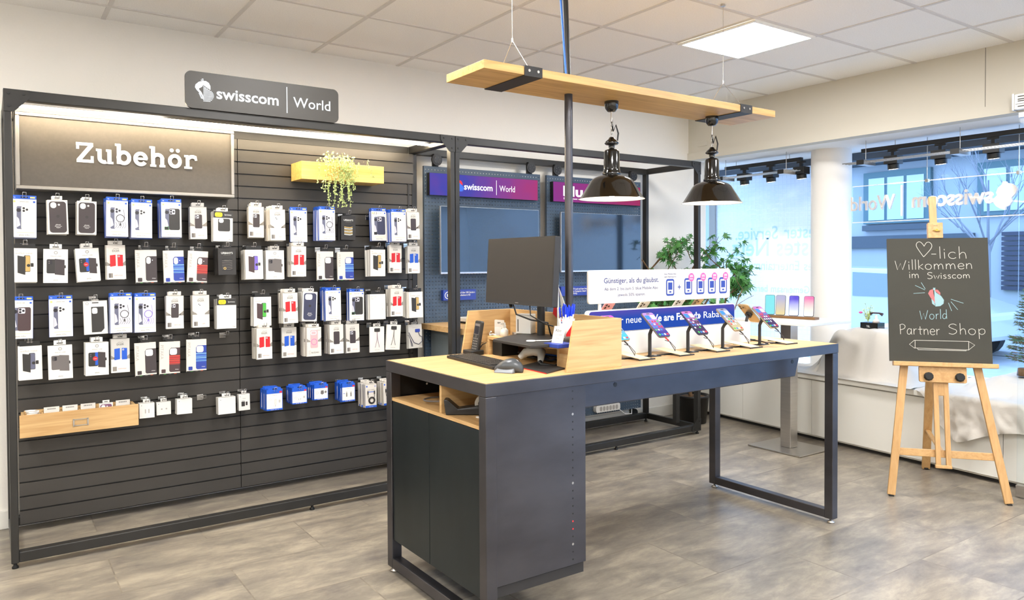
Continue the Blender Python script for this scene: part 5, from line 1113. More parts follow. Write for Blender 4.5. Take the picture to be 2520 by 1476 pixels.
b = MB(); b.tube([(x0+.05, 2.579, DZ+.004) for x0 in (2.3, 2.5, 2.7, 2.9, 3.1, 3.3, 3.45)]+[(3.56, 2.66, DZ+.004), (3.58, 2.8, DZ+.004)], .003, 'black', 6); tag(b.build('desk_cable'), 'thin black cable running along the row of phone stands', 'cable')
c = YP(1845, 769, 2.78); nz = phone('golden smartphone seen from behind at the far end of the desk', c, (0, 1, 0), (-.76, 0, .65), 'gold_metal', 'scr_dark'); stand('bent black phone stand carrying the golden phone seen from behind', (c.x-.03, 2.78, DZ), c, nz)
for px, py, m, lab, yy in ((1486, 768, 'orange', 'reddish phone back peeking above the blue screen, leftmost', 3.0), (1573, 763, 'case_cream', 'pale phone back peeking above the middle of the blue screen', 3.0), (1660, 757, 'white_gloss', 'white phone back peeking above the blue screen', 3.0), (1706, 755, 'gold_metal', 'tan phone back peeking above the right end of the blue screen', 3.0)):
    c = YP(px, py, yy); nz = phone(lab, c, (-1, 0, 0), (0, -.66, .75), 'pink_case' if m == 'orange' else m, 'scr_dark', .15, .072, 'phones on the far side of the desk'); stand('black phone stand on the far side of the desk under the %s' % lab.split(' peeking')[0], (c.x, yy-.02, DZ), c, nz)
bx = thing('display_plinth', 'long white box on the desk carrying the blue light screen', 'display box', (2.93, 2.8, DZ)); b = MB(); b.box((2.33, 2.70, DZ+.001), (3.505, 2.90, 1.104), 'white_gloss'); b.build('box', bx, bev=.002)
ls = thing('light_screen', 'long blue light screen with rounded ends and white lettering', 'screen', (2.85, 2.73, 1.105))
LY = 2.715
b = MB().plane((0, LY, 0), (1, 0, 0), (0, 0, 1)); b.slab(2.32, 1.1052, 3.39, 1.213, .018, 'label_white', -.022, 0); b.build('body', ls, bev=.002)
b = MB().plane((0, LY-.0006, 0), (1, 0, 0), (0, 0, 1)); b.rrect(2.331, 1.107, 3.386, 1.208, .015, 'led_blue')
x0, x1 = YP(1528, 810, LY), YP(1586, 798, LY)
def lt(s, xa, ya, xb, yb, size, bold): a, c = YP(xa, ya, LY), YP(xb, yb, LY); b.text(s, a.x, a.z+.004, size, 'sign_white', h=.001, wd=c.x-a.x, bold=bold)
lt('Der neue', 1501, 800, 1578, 793, .05, .0); lt('«We are Family!»', 1588, 794, 1724, 780, .05, .024); lt('Rabatt.', 1731, 784, 1786, 776, .05, 0); b.build('lettering', ls)
ps = thing('promo_sign', 'white rounded promotion board with blue phone icons above the blue screen', 'sign', (2.85, 2.74, 1.245)); WY = 2.735
b = MB().plane((0, WY, 0), (1, 0, 0), (0, 0, 1)); b.slab(2.345, 1.243, 3.375, 1.405, .014, 'paper', -.012, 0); b.build('board', ps, bev=.002)
for x in (2.43, 3.29): MB().box((x-.008, WY+.013, 1.1045), (x+.008, WY+.02, 1.32), 'label_white').build('support', ps)
def wx(px, py): p = YP(px, py, WY); return (p.x, p.z)
b = MB().plane((0, WY-.0004, 0), (1, 0, 0), (0, 0, 1))
def wt(s, xa, ya, xb, size, m='ink_navy', bold=0): a, c = wx(xa, ya), wx(xb, ya); b.text(s, a[0], a[1], size, m, wd=c[0]-a[0], bold=bold)
wt('Günstiger, als du glaubst.', 1486, 697, 1621, .036, bold=.008); wt('Ab dem 2. bis zum 5. blue Mobile Abo', 1487, 715, 1619, .021); wt('jeweils 50% sparen.', 1520, 729, 1588, .021)
b.build('lettering', ps); b = MB().plane((0, WY-.0004, 0), (1, 0, 0), (0, 0, 1))
wt('blue Mobile Abo', 1635, 676, 1664, .0125); wt('zum Normalpreis', 1635, 683, 1664, .0125)
def icon(px0, py0, px1, py1):
    a, c = wx(px0, py1), wx(px1, py0); W = c[0]-a[0]; b.rrect(a[0], a[1], c[0], c[1], W*.2, 'blue_deep'); b.rrect(a[0]+W*.13, a[1]+W*.16, c[0]-W*.13, c[1]-W*.16, W*.08, 'paper', .0007); b.rect(a[0]+W*.24, a[1]+W*.52, c[0]-W*.24, c[1]-W*.3, 'blue_deep', .001); b.rrect(a[0]+W*.36, a[1]+W*.27, c[0]-W*.36, a[1]+W*.4, W*.06, 'blue_deep', .001)
icon(1639, 686, 1659, 728)
for x in (1684, 1714, 1742, 1769.5): icon(x, 684-(x-1684)*.03, x+19, 725-(x-1684)*.035)
p = wx(1671.5, 706); b.rect(p[0]-.012, p[1]-.0025, p[0]+.012, p[1]+.0025, 'blue_deep'); b.rect(p[0]-.0025, p[1]-.012, p[0]+.0025, p[1]+.012, 'blue_deep')
for x, y in ((1701, 682), (1730, 681), (1758, 680), (1785, 679)):
    p = wx(x, y); b.disc(p[0], p[1], .0225, 'pink', .0013, 22); b.text('50%', p[0], p[1]+.001, .0165, 'paper', 'C', h=.0017, bold=.02); b.text('Rabatt', p[0], p[1]-.011, .0105, 'paper', 'C', h=.0017, bold=.02)
b.build('phone_icons', ps)

# ------------------------------------------------------------------ media rack: counter, pegboards, screens
ct = thing('back_counter', 'oak counter top inside the rack behind the desk', 'counter', (3.7, 4.5, 0))
MB().box((2.562, 4.16, .965), (4.82, 4.84, 1.005), 'oak').build('counter_top', ct, bev=.002)
b = MB(); b.box((2.62, 4.36, .72), (2.98, 4.8, .9648), 'grey_plastic'); b.build('drawer_box', ct, bev=.004)
for x in (2.6, 4.74): MB().box((x, 4.4, .081), (x+.04, 4.44, .964), 'frame_black').build('leg', ct)
for i, (dz, m) in enumerate(((.0, 'black'), (.014, 'paper'), (.026, 'paper'))):
    q = ZP(1152, 795, 1.005); b = MB(); b.box((q.x-.05, q.y-.1, 1.006+dz), (q.x+.17, q.y+.12, 1.018+dz), m); tag(b.build('brochure_stack', bev=.001), ['black tray at the bottom of the paper pile on the back counter', 'lower white paper pile on the back counter', 'topmost white paper pile on the back counter'][i], 'paper')
PB = 4.83
def pegboard(x0, x1, n, lab):
    t = thing('pegboard', lab, 'pegboard', ((x0+x1)/2, PB, .14)); MB().box((x0, PB, .145), (x1, PB+.002, 2.143), 'pegboard').build('panel', t)
    b = MB(); 
    for a, c in (((x0, .145), (x0+.003, 2.143)), ((x1-.003, .145), (x1, 2.143)), ((x0+.003, 2.14), (x1-.003, 2.143))): b.box((a[0], PB-.001, a[1]), (c[0], PB+.02, c[1]), 'peg_paint')
    b.build('edge', t)
    for x in (x0+.1, x1-.1):
        b = MB(); b.cyl((x, PB-.02, 2.19), (x, PB-.004, 2.19), .042, 'black_soft', 28); b.cyl((x, PB-.022, 2.19), (x, PB-.0195, 2.19), .03, 'black', 24); b.box((x-.018, PB-.004, 2.142), (x+.018, PB+.03, 2.235), 'black')
        for a in range(5): b.cyl((x+.02*math.cos(a*1.257), PB-.024, 2.19+.02*math.sin(a*1.257)), (x+.02*math.cos(a*1.257), PB-.0215, 2.19+.02*math.sin(a*1.257)), .003, 'case_grey', 8)
        b.build('roller', t)
pegboard(2.588, 3.637, 0, 'blue-grey pegboard with the left television'); pegboard(3.702, 4.748, 1, 'blue-grey pegboard with the right television')
def banner(x0, x1, m, lab):
    t = thing('light_banner', lab, 'screen', ((x0+x1)/2, 4.8, 1.93)); MB().box((x0, 4.79, 1.93), (x1, PB-.001, 2.092), 'black').build('housing', t); b = MB().plane((0, 4.789, 0), (1, 0, 0), (0, 0, 1)); b.rect(x0+.002, 1.932, x1-.002, 2.09, m)
    return t, b
t, b = banner(2.611, 3.583, 'led_banner_a', 'wide purple light banner with white lettering on the left pegboard')
def bx_(px, py): p = YP(px, py, 4.789); return (p.x, p.z)
a, c = bx_(1142, 466), bx_(1212, 472); b.text('swisscom', a[0], a[1], .066, 'sign_white', wd=c[0]-a[0], bold=.02, h=.001); a, c = bx_(1229, 470), bx_(1267, 474); b.text('World', a[0], a[1]-.003, .066, 'sign_white', wd=c[0]-a[0], h=.001); a, c = bx_(1221.5, 444), bx_(1221.5, 480); b.rect(a[0]-.002, c[1], a[0]+.002, a[1], 'sign_white', .001)
def mini(x, y): p = bx_(1124, 440); q = bx_(1137, 472); s = (p[1]-q[1])/400; return (p[0]+(x-205)*s+.02, p[1]-(y-20)*s)
lifeform(b, mini, 'sign_white', 'wave_blue', 'wave_red'); b.poly([mini(*q) for q in ((206, 130), (300, 200), (378, 290), (330, 385), (215, 412))], 'wave_blue', .0009); b.build('picture', t)
t, b = banner(3.737, 4.705, 'led_banner_b', 'wide magenta light banner with white lettering on the right pegboard'); a, c = bx_(1386, 481), bx_(1455, 486); b.text('blue', a[0], a[1]-.002, .115, 'sign_white', wd=c[0]-a[0], bold=.03, h=.001); a, c = bx_(1387, 490), bx_(1455, 492); b.text('Entertainment von Swisscom', a[0], a[1], .022, 'sign_white', wd=c[0]-a[0], h=.001); b.build('picture', t)
def tv(x0, x1, z0, z1, lab):
    t = thing('television', lab, 'television', ((x0+x1)/2, 4.76, z0)); b = MB(); b.box((x0, 4.745, z0), (x1, 4.765, z1), 'silver'); b.box((x0+.1, 4.765, z0+.05), (x1-.1, PB-.001, z1-.1), 'black'); b.build('body', t, bev=.002); MB().box((x0+.004, 4.7435, z0+.014), (x1-.004, 4.7449, z1-.003), 'tv_glass').build('screen', t)
tv(2.675, 3.56, 1.36, 1.852, 'flat television switched off on the left pegboard'); tv(3.783, 4.668, 1.36, 1.845, 'flat television switched off on the right pegboard')
def small_sign(x0, x1, lab, lines, ic):
    t = thing('info_plate', lab, 'sign', ((x0+x1)/2, 4.8, 1.163)); MB().box((x0, 4.795, 1.165), (x1, PB-.001, 1.242), 'blue_deep').build('plate', t, bev=.001); b = MB().plane((0, 4.794, 0), (1, 0, 0), (0, 0, 1))
    for i, s in enumerate(lines): b.text(s, x0+.09, 1.215-i*.019, .0185, 'label_white', wd=(x1-x0-.1)*len(s)/max(map(len, lines)), bold=.012)
    if ic: b.ring(x0+.038, 1.203, .022, .027, 'label_white'); b.poly([(x0+.03, 1.19), (x0+.05, 1.203), (x0+.03, 1.216)], 'label_white')
    b.build('print', t)
small_sign(2.723, 3.004, 'small blue info plate with play symbol under the left television', ['Replay auf über 300 Sendern', '2000 h Aufnahme in HD'], True); small_sign(3.82, 4.166, 'small blue info plate with three text lines under the right television', ['blue TV auch auf dem Smartphone,', 'Tablet, Computer, Smart TV oder', 'blue TV-IQ'], False)
t = thing('power_strip', 'white power strip hung low on the right pegboard', 'power strip', (4.35, 4.8, .16)); a, c = YP(1467, 1016, 4.79), YP(1527, 1004, 4.79); b = MB(); b.plane((0, 4.79, 0), (1, 0, .0), (0, 0, 1)); b.slab(a.x, .165, c.x, .225, .02, 'white_gloss', -.038, 0); b.build('body', t, bev=.003)
b = MB().plane((0, 4.789, 0), (1, 0, 0), (0, 0, 1))
for i in range(6): b.rrect(a.x+.04+i*.036, .175, a.x+.068+i*.036, .215, .013, 'ink_faint')
b.build('socket_row', t); b = MB(); b.tube([(c.x-.01, 4.8, .17), (c.x+.06, 4.8, .12), (c.x+.16, 4.82, .105), (c.x+.2, 4.86, .15), (c.x+.27, 4.9, .2), (c.x+.34, 4.93, .21)], .0045, 'cable_white', 6); b.build('cord', t)
q = YP(1557, 1014, 4.93); b = MB(); b.cyl((q.x, 4.945, q.z), (q.x, 4.9, q.z), .035, 'black', 20); tag(b.build('wall_plug'), 'black round plug low on the wall beside the power strip', 'plug')

# ------------------------------------------------------------------ easel with chalkboard
A0 = Vector((4.535, 2.449, 0)); ED = (Vector((4.922, 1.953, 0))-A0).normalized(); EB = Vector((-ED.y, ED.x, 0)); TL = math.radians(9)
EU = Vector((0, 0, 1))*math.cos(TL)+EB*math.sin(TL); EN = ED.cross(EU)
if EN.dot(CAM-A0) < 0: EN = -EN
def EP(u, v, w=0): return A0+ED*u+EU*v+EN*w
ea = thing('easel', 'pine artist easel standing by the window, carrying a chalkboard', 'easel', EP(.3, 0))
def ebar(n, p, q, wd, th, m='pine_z', bev=.003): b = MB(); b.bar(p, q, wd, th, m, up=EN); return b.build(n, ea, bev=bev)
ebar('leg', EP(0, .006), EP(.105, .93), .045, .022); ebar('leg', EP(.63, .006), EP(.47, .93), .045, .022)
bf = Vector((5.30, 2.62, .006)); ebar('rear_leg', bf, EP(.285, 1.45, -.02), .05, .022)
ebar('crossbar', EP(.045, .27, -.012), EP(.585, .27, -.012), .045, .02, 'pine_x')
for u in (.262, .318): ebar('mast_rail', EP(u, .2, .012), EP(u-.004, .84, .012), .028, .02)
ebar('mast_foot', EP(.245, .195, .012), EP(.335, .195, .012), .02, .024, 'pine_x'); ebar('sliding_mast', EP(.29, .62, .012), EP(.276, 1.872, -.002), .042, .018)
ebar('brace', bf.lerp(EP(.285, 1.45, -.02), .2), EP(.3, .26, -.01), .03, .012, 'pine_x')
b = MB(); b.box((0, 0, 0), (0, 0, 0), 'pine_x') if False else b.plane(EP(0, 0, .028), ED, EU); b.slab(.165, .70, .425, .80, .012, 'pine_x', -.004, .016); b.build('clamp_block', ea, bev=.002)
for u in (.215, .385): b = MB(); b.tube([EP(u, .735, .044), EP(u, .735, .064), EP(u, .735, .07)], [.026, .026, .02], 'rubber', 10); b.build('knob', ea)
b = MB(); b.plane(EP(0, 0, .02), ED, EU); b.slab(.02, .795, .59, .822, .004, 'pine_x', 0, .05); b.build('ledge', ea, bev=.003)
b = MB(); b.plane(EP(0, 0, .018), ED, EU); b.slab(.238, 1.597, .322, 1.695, .004, 'pine_x', -.012, .026); b.text('easel', .28, 1.672, .012, 'ink', 'C', h=.0265); b.build('top_clamp', ea, bev=.002)
b = MB(); b.tube([EP(.285, 1.645, .044), EP(.285, 1.645, .056)], .008, 'brass', 8); b.bar(EP(.265, 1.645, .052), EP(.305, 1.64, .052), .008, .004, 'brass'); b.build('wing_nut', ea)
for p in (EP(0, .0), EP(.63, 0), bf): b = MB(); b.bar(p+Vector((0, 0, .0005)), p+Vector((0, 0, .008)), .04, .024, 'rubber', up=ED); b.build('foot', ea)
cb = MB(); cb.plane(EP(0, 0, .0245), ED, EU); cb.slab(.003, .8225, .566, 1.596, .002, 'chalkboard', 0, .014)
def exy(px, py):   # photo pixel on the board plane
    d = ray(px, py); P0 = EP(0, 0, .039); t = (P0-CAM).dot(EN)/d.dot(EN); p = CAM+d*t-P0; return (p.dot(ED), p.dot(EU))
GL = {  # single-stroke chalk letters, unit x-height 1
 'l': (.25, [[(.1, 1.9), (.12, 0)]]), 'i': (.3, [[(.12, 1), (.14, 0)], [(.12, 1.5), (.13, 1.3)]]), 'c': (.8, [[(.7, .85), (.5, 1), (.2, .9), (.05, .5), (.2, .1), (.5, 0), (.75, .15)]]),
 'h': (.85, [[(.1, 1.9), (.12, 0)], [(.12, .6), (.35, .95), (.6, .9), (.7, .5), (.72, 0)]]), 'W': (1.5, [[(.0, 1.7), (.3, 0), (.7, 1.2), (.95, 0), (1.4, 1.75)]]), 'k': (.75, [[(.1, 1.8), (.12, 0)], [(.65, 1), (.15, .5), (.7, .0)]]),
 'o': (.95, [[(.45, 1), (.15, .85), (.05, .45), (.25, .05), (.6, .03), (.82, .4), (.75, .8), (.45, 1)]]), 'm': (1.35, [[(.08, 1), (.1, 0)], [(.1, .6), (.3, .95), (.5, .9), (.6, .5), (.62, 0)], [(.62, .6), (.85, .95), (1.05, .88), (1.15, .5), (1.18, 0)]]),
 'e': (.85, [[(.1, .5), (.75, .55), (.65, .9), (.4, 1), (.12, .8), (.05, .4), (.25, .05), (.55, 0), (.78, .15)]]), 'n': (.85, [[(.08, 1), (.1, 0)], [(.1, .6), (.35, .95), (.6, .88), (.7, .5), (.72, 0)]]), 'S': (1.1, [[(.95, 1.55), (.6, 1.75), (.2, 1.6), (.1, 1.25), (.5, .95), (.9, .7), (.9, .3), (.5, 0), (.05, .15)]]),
 'w': (1.1, [[(.0, 1), (.25, 0), (.5, .8), (.75, 0), (1.05, 1)]]), 's': (.7, [[(.6, .9), (.35, 1), (.12, .8), (.35, .55), (.6, .35), (.5, .05), (.08, .05)]]), 'r': (.6, [[(.08, 1), (.1, 0)], [(.1, .6), (.3, .95), (.55, .95)]]), 'd': (.9, [[(.7, .85), (.35, 1), (.08, .6), (.15, .1), (.5, .05), (.7, .5)], [(.72, 1.8), (.76, 0)]]),
 'P': (1.0, [[(.1, 1.65), (.15, 0)], [(.02, 1.6), (.5, 1.75), (.9, 1.45), (.75, 1.0), (.15, .75)]]), 'a': (.9, [[(.7, .85), (.35, 1), (.08, .6), (.15, .1), (.5, .05), (.7, .5)], [(.72, 1), (.74, .1), (.85, .0)]]), 't': (.7, [[(.32, 1.4), (.34, .1), (.5, 0)], [(.0, .9), (.7, .92)]]), 'p': (.9, [[(.1, 1), (.14, -.7)], [(.12, .7), (.4, 1), (.75, .85), (.75, .3), (.4, .05), (.13, .3)]]),
 '-': (.6, [[(.05, .7), (.5, .7)]]), ' ': (.7, [])}
def chalk(s, x0, y0, x1, y1, m='chalk', wd=.0032):   # baseline start / end pixels
    a, c = exy(x0, y0), exy(x1, y1); W = sum(GL[k][0]+.15 for k in s); u = (c[0]-a[0])/W; sl = (c[1]-a[1])/(c[0]-a[0]); x = 0
    return a, u, sl, s, m, wd
def draw(tup, xh):
    a, u, sl, s, m, wd = tup; x = 0
    for k in s:
        for st_ in GL[k][1]:
            pts = []
            for i in range(len(st_)-1):
                p0, p1, p2, p3 = st_[max(i-1, 0)], st_[i], st_[i+1], st_[min(i+2, len(st_)-1)]
                for q in range(4):
                    t = q/4; f = lambda j: .5*(2*p1[j]+(p2[j]-p0[j])*t+(2*p0[j]-5*p1[j]+4*p2[j]-p3[j])*t*t+(3*p1[j]-p0[j]-3*p2[j]+p3[j])*t**3)
                    pts.append((f(0), f(1)))
            pts.append(st_[-1]) ; sm = [(a[0]+(x+p)*u, a[1]+(x+p)*u*sl+q*xh) for p, q in (pts if len(st_) > 3 and k not in 'Ww' else st_)]
            cb.stroke(sm, wd, m, h=.0146)
        x += GL[k][0]+.15
XH = lambda px: px/450.
def heart():
    pts = [(2273, 632), (2262, 617), (2255, 605), (2257, 597), (2264, 595), (2271, 601), (2274, 606), (2280, 597), (2287, 596), (2293, 603), (2290, 613), (2273, 632)]; sp = []
    for i in range(len(pts)-1):
        p0, p1, p2, p3 = pts[max(i-1, 0)], pts[i], pts[i+1], pts[min(i+2, len(pts)-1)]
        if i in (5, 6): p0, p3 = (p1, p3) if i == 6 else (p0, p2)
        for k in range(4):
            t = k/4; f = lambda j: .5*(2*p1[j]+(p2[j]-p0[j])*t+(2*p0[j]-5*p1[j]+4*p2[j]-p3[j])*t*t+(3*p1[j]-p0[j]-3*p2[j]+p3[j])*t**3); sp.append((f(0), f(1)))
    cb.stroke([exy(*p) for p in sp+pts[-1:]], .0032, 'chalk', h=.0146)
heart(); draw(chalk('-lich', 2291, 636, 2385, 636), .040); draw(chalk('Willkommen', 2203, 664, 2397, 661), .034); draw(chalk('im', 2237, 684, 2265, 684), .026); draw(chalk('Swisscom', 2282, 686, 2390, 684), .023)
draw(chalk('World', 2264, 786, 2334, 784, 'chalk_blue'), .032); draw(chalk('Partner', 2214, 822, 2316, 824), .036); draw(chalk('Shop', 2334, 822, 2430, 824), .036)
for l in (((2252, 702), (2276, 713)), ((2267, 695), (2277, 711)), ((2248, 722), (2276, 720)), ((2340, 736), (2371, 746)), ((2334, 745), (2342, 765)), ((2340, 742), (2357, 762))): cb.stroke([exy(*p) for p in l], .0028, 'chalk_blue', h=.0146)
def ep(*pts): return [exy(2170+x/8.5+108, 640+y/8.5+62) for x, y in pts]
cb.poly([exy(*p) for p in ((2284, 722), (2288, 714), (2296, 711), (2297, 722), (2302, 740), (2303, 750), (2296, 740), (2290, 732))], 'chalk_red', .0145); cb.poly([exy(*p) for p in ((2300, 712), (2308, 713), (2314, 720), (2314, 726), (2301, 716))], 'chalk_red', .0145)
cb.poly([exy(*p) for p in ((2299, 712), (2304, 720), (2316, 728), (2323, 738), (2322, 747), (2314, 753), (2302, 754), (2300, 735))], 'chalk_blue', .0147); cb.poly([exy(*p) for p in ((2292, 735), (2299, 742), (2301, 752), (2294, 747))], 'chalk_blue', .0147); cb.poly([exy(*p) for p in ((2296, 708), (2302, 708), (2301, 714), (2297, 714))], 'chalk_blue', .0147)
def cl_(pts, close=True): q = [exy(*p) for p in pts]; cb.stroke(q+(q[:1] if close else []), .003, 'chalk', h=.0146)
cl_(((2250, 837), (2384, 840), (2399, 849), (2384, 861), (2250, 856), (2238, 847))); cl_(((2252, 837), (2252, 856)), False); cl_(((2384, 840), (2384, 861)), False); cl_(((2258, 857), (2259, 860), (2378, 863), (2378, 860)), False)
tag(cb.build('chalkboard', bev=0), 'black chalkboard with welcome writing in chalk resting on the pine easel', 'chalkboard')

# ------------------------------------------------------------------ bistro table with four phones
bt = thing('bistro_table', 'tall white table on a brushed steel column near the window', 'table', (5.06, 3.53, 0))
b = MB(); b.box((4.855, 3.30, .002), (5.255, 3.762, .012), 'brushed'); b.build('base_plate', bt, bev=.003); MB().box((5.005, 3.485, .0125), (5.095, 3.575, .968), 'brushed').build('column', bt, bev=.003)
b = MB().plane((0, 0, .969), (1, 0, 0), (0, 1, 0)); b.slab(4.82, 3.22, 5.40, 3.9, .03, 'white_lacquer', 0, .022); b.build('table_top', bt, bev=.002)
r0, r1 = ZP(1886, 777, 1.0), ZP(2006, 784, 1.0); rd = (r1-r0); rd.z = 0; rl = rd.length; rd.normalize(); rn = Vector((rd.y, -rd.x, 0)); rn = rn if rn.dot(CAM-r0) > 0 else -rn
t = thing('phone_tray', 'brown wooden display rail on the white bistro table', 'display rail', (r0+r1)/2); b = MB(); b.bar(r0+Vector((0, 0, .001))-rd*.03, r1+Vector((0, 0, .001))+rd*.015, .07, .018, 'shelf_brown'); b.build('rail', t, bev=.002)
for i, (px, m, lab) in enumerate(((1893, 'scr_teal', 'phone with teal screen, leftmost on the brown display rail'), (1920, 'scr_sand', 'phone with yellowish grey screen, second on the brown display rail'), (1953, 'scr_violet', 'phone with blue and violet screen, third on the brown display rail'), (1989, 'scr_rose', 'phone with rose and cream screen, rightmost on the brown display rail'))):
    c = r0+rd*(rl*(px-1886)/120); up = (Vector((0, 0, 1))-rn*.16).normalized(); o = c+Vector((0, 0, .0105))+up*.082
    e = Vector((rn.y, -rn.x, 0)); e = e if e.dot(_r) > 0 else -e; e = (e+rn*(-.25 if i else -.45)).normalized(); up = (up-e*up.dot(e)).normalized()
    phone(lab, o, e, up, 'case_navy' if i in (2, 3) else 'case_grey', m, .16, .076, 'phones on the bistro table', icons=False)
for x, y in ((5.0, 3.34), (5.12, 3.30)): pass

# ------------------------------------------------------------------ potted maple in the corner
def maple():
    rr = random.Random(11); t = thing('potted_maple', 'artificial maple tree in a black pot in the corner by the window', 'potted tree', (5.17, 4.6, 0)); x, y = 5.17, 4.6
    b = MB(); b.lathe([(0, .002), (.115, .002), (.14, .23), (.146, .232), (.146, .25), (.13, .25), (.128, .225), (0, .225)], 'pot_black', (x, y, 0), 32); b.build('pot', t)
    MB().lathe([(0, .24), (.1, .236), (.127, .226)], 'bark', (x, y, 0), 20).build('soil', t)
    br, lf = MB(), MB()
    tips = []
    def limb(p, d, L, r, k):
        pts = [p]; q = p
        for i in range(4): d = (d+Vector((rr.uniform(-.18, .18), rr.uniform(-.18, .18), rr.uniform(-.06, .1)))).normalized(); q = q+d*L/4; q.y = min(q.y, YW-.09); pts.append(q)
        br.tube(pts, [r, r*.9, r*.8, r*.7, r*.6], 'bark', 6)
        if k == 0: tips.extend(pts[1:])
        else:
            tips.extend(pts[3:])
            for i in range(3 if k > 1 else 2): a = rr.uniform(0, 2*PI); limb(pts[rr.randint(2, 4)], (d*.6+Vector((math.cos(a)*.9, math.sin(a)*.9, rr.uniform(-.15, .5)))).normalized(), L*.62, r*.55, k-1)
    limb(Vector((x-.03, y, .23)), Vector((-.1, .05, 1)), .85, .018, 3); limb(Vector((x+.03, y-.02, .23)), Vector((.08, -.12, 1)), .9, .018, 3); limb(Vector((x, y, .8)), Vector((.1, -.45, .8)), .36, .012, 3); limb(Vector((x-.02, y, .75)), Vector((-.5, -.1, .8)), .36, .012, 3); limb(Vector((x+.02, y-.1, .8)), Vector((.2, -.42, .75)), .36, .012, 3)
    def leaf(p, s):
        n = Vector((rr.uniform(-.8, .4), rr.uniform(-1, .2), rr.uniform(.0, 1))).normalized(); a = Vector((rr.uniform(-1, 1), rr.uniform(-1, 1), -rr.uniform(.2, 1))); a = (a-n*a.dot(n)).normalized(); c = n.cross(a); vv = []; 
        for k, ang in enumerate((-130, -75, -35, 0, 35, 75, 130)):
            L = s*(1, .62, .9, 1, .9, .62, 1)[k]*(.55 if k in (0, 6) else 1); th = math.radians(ang); w2 = math.radians(13)
            vv += [p+(a*math.cos(th-w2*1.4)+c*math.sin(th-w2*1.4))*s*.27, p+(a*math.cos(th-w2*.5)+c*math.sin(th-w2*.5))*L*.62, p+(a*math.cos(th)+c*math.sin(th))*L-n*s*.12]
            vv += [p+(a*math.cos(th+w2*.5)+c*math.sin(th+w2*.5))*L*.62]
        lf.add(vv, [tuple(range(len(vv)))], 'leaf_green')
    for p in tips:
        if p.z < .62 or p.y > YW-.05 or p.y < 4.12 or p.x > 6: continue
        for _ in range(2):
            q = p+Vector((rr.gauss(0, .03), rr.gauss(0, .03), rr.gauss(0, .025)))
            if q.y < YW-.11: leaf(q, rr.uniform(.048, .072))
    br.build('trunk', t); lf.build('foliage', t)
maple()

# ------------------------------------------------------------------ window bay: track, spots, rails, hanging sign
TX = 5.93
def track(y0, y1, lab):
    t = thing('light_track', lab, 'light track', (TX, (y0+y1)/2, 2.30)); b = MB(); b.box((TX-.018, y0, 2.325), (TX+.018, y1, 2.36), 'black'); b.build('rail', t, bev=.002)
    b = MB()
    for f in (.15, .85): b.cyl((TX, y0+(y1-y0)*f, 2.36), (TX, y0+(y1-y0)*f, 2.3995), .003, 'brushed', 8)
    b.build('hanger', t)
track(4.02, 4.86, 'black light track in the bay left of the round column'); track(1.62, 3.46, 'black light track in the bay right of the round column')
for i, (px, py) in enumerate(((1832, 450), (1897, 445), (1972, 436), (2198, 413), (2315, 399), (2445, 385))):
    p = XP(px, py, TX); y = p.y; z = 2.3245
    t = thing('track_spotlight', ['black track spotlight, leftmost in the window bay', 'second black track spotlight left of the column', 'black track spotlight just left of the column', 'black track spotlight just right of the column', 'second black track spotlight right of the column', 'rightmost black track spotlight, above the chalkboard'][i], 'spotlight', (TX, y, z), 0, 'track spotlights in the window bay')
    b = MB(); b.box((TX-.012, y-.04, z-.018), (TX+.012, y+.04, z), 'black'); b.box((TX-.012, y-.012, z-.05), (TX+.012, y+.012, z-.018), 'black'); b.build('adapter', t)
    b = MB(); b.box((TX-.045, y-.055, z-.115), (TX+.045, y+.055, z-.05), 'black'); b.build('driver_box', t, bev=.002); b = MB(); b.cyl((TX, y, z-.115), (TX+.006, y, z-.152), .043, 'black', 28); b.build('head', t); b = MB(); b.cyl((TX+.0056, y, z-.1505), (TX+.0062, y, z-.1535), .034, 'spot_glow', 24); b.build('lens', t)
    l = bpy.data.lights.new('spot_beam', 'SPOT'); l.energy = SPOT_W; l.color = (1, .95, .86); l.spot_size = math.radians(54); l.spot_blend = .9; l.shadow_soft_size = .03
    lo = bpy.data.objects.new('spot_beam', l); col.objects.link(lo); lo.parent = t; lo.location = (.012, 0, -.16); d = Vector((.36, .02, -.93)); lo.rotation_euler = d.to_track_quat('-Z', 'Y').to_euler()
def rod_rail(y0, y1, ys, lab):
    X = 5.71; z = 2.222; t = thing('rod_rail', lab, 'rail', (X, (y0+y1)/2, z)); b = MB()
    for k in range(3): b.cyl((X+k*.045, y0, z+.006), (X+k*.045, y1, z+.006), .0045, 'chrome', 10)
    b.build('rods', t)
    for y in ys: b = MB(); b.box((X-.03, y-.03, z-.02), (X+.14, y+.03, z+.018), 'brushed'); b.box((X-.034, y-.03, z-.02), (X-.0302, y+.03, z+.018), 'black'); b.cyl((X+.05, y, z+.018), (X+.05, y, 2.3995), .0025, 'brushed', 6); b.build('bracket', t)
rod_rail(1.6, 3.5, (3.33, 2.62, 1.95), 'three slim chrome rods with brackets right of the column'); rod_rail(3.95, 4.8, (4.06, 4.72), 'three slim chrome rods with brackets left of the column')
AX = 6.0
hs = thing('window_sign', 'hanging clear acrylic window sign with raised cream letters seen from behind', 'sign', (AX, 2.9, 1.76))
MB().box((AX, 1.75, 1.762), (AX+.008, 3.585, 2.064), 'acrylic').build('panel', hs)
b = MB()
for z in (1.762, 2.064): b.box((AX-.002, 1.75, z-.003), (AX+.01, 3.585, z+.003), 'acrylic_edge')
b.build('edge', hs)
b = MB()
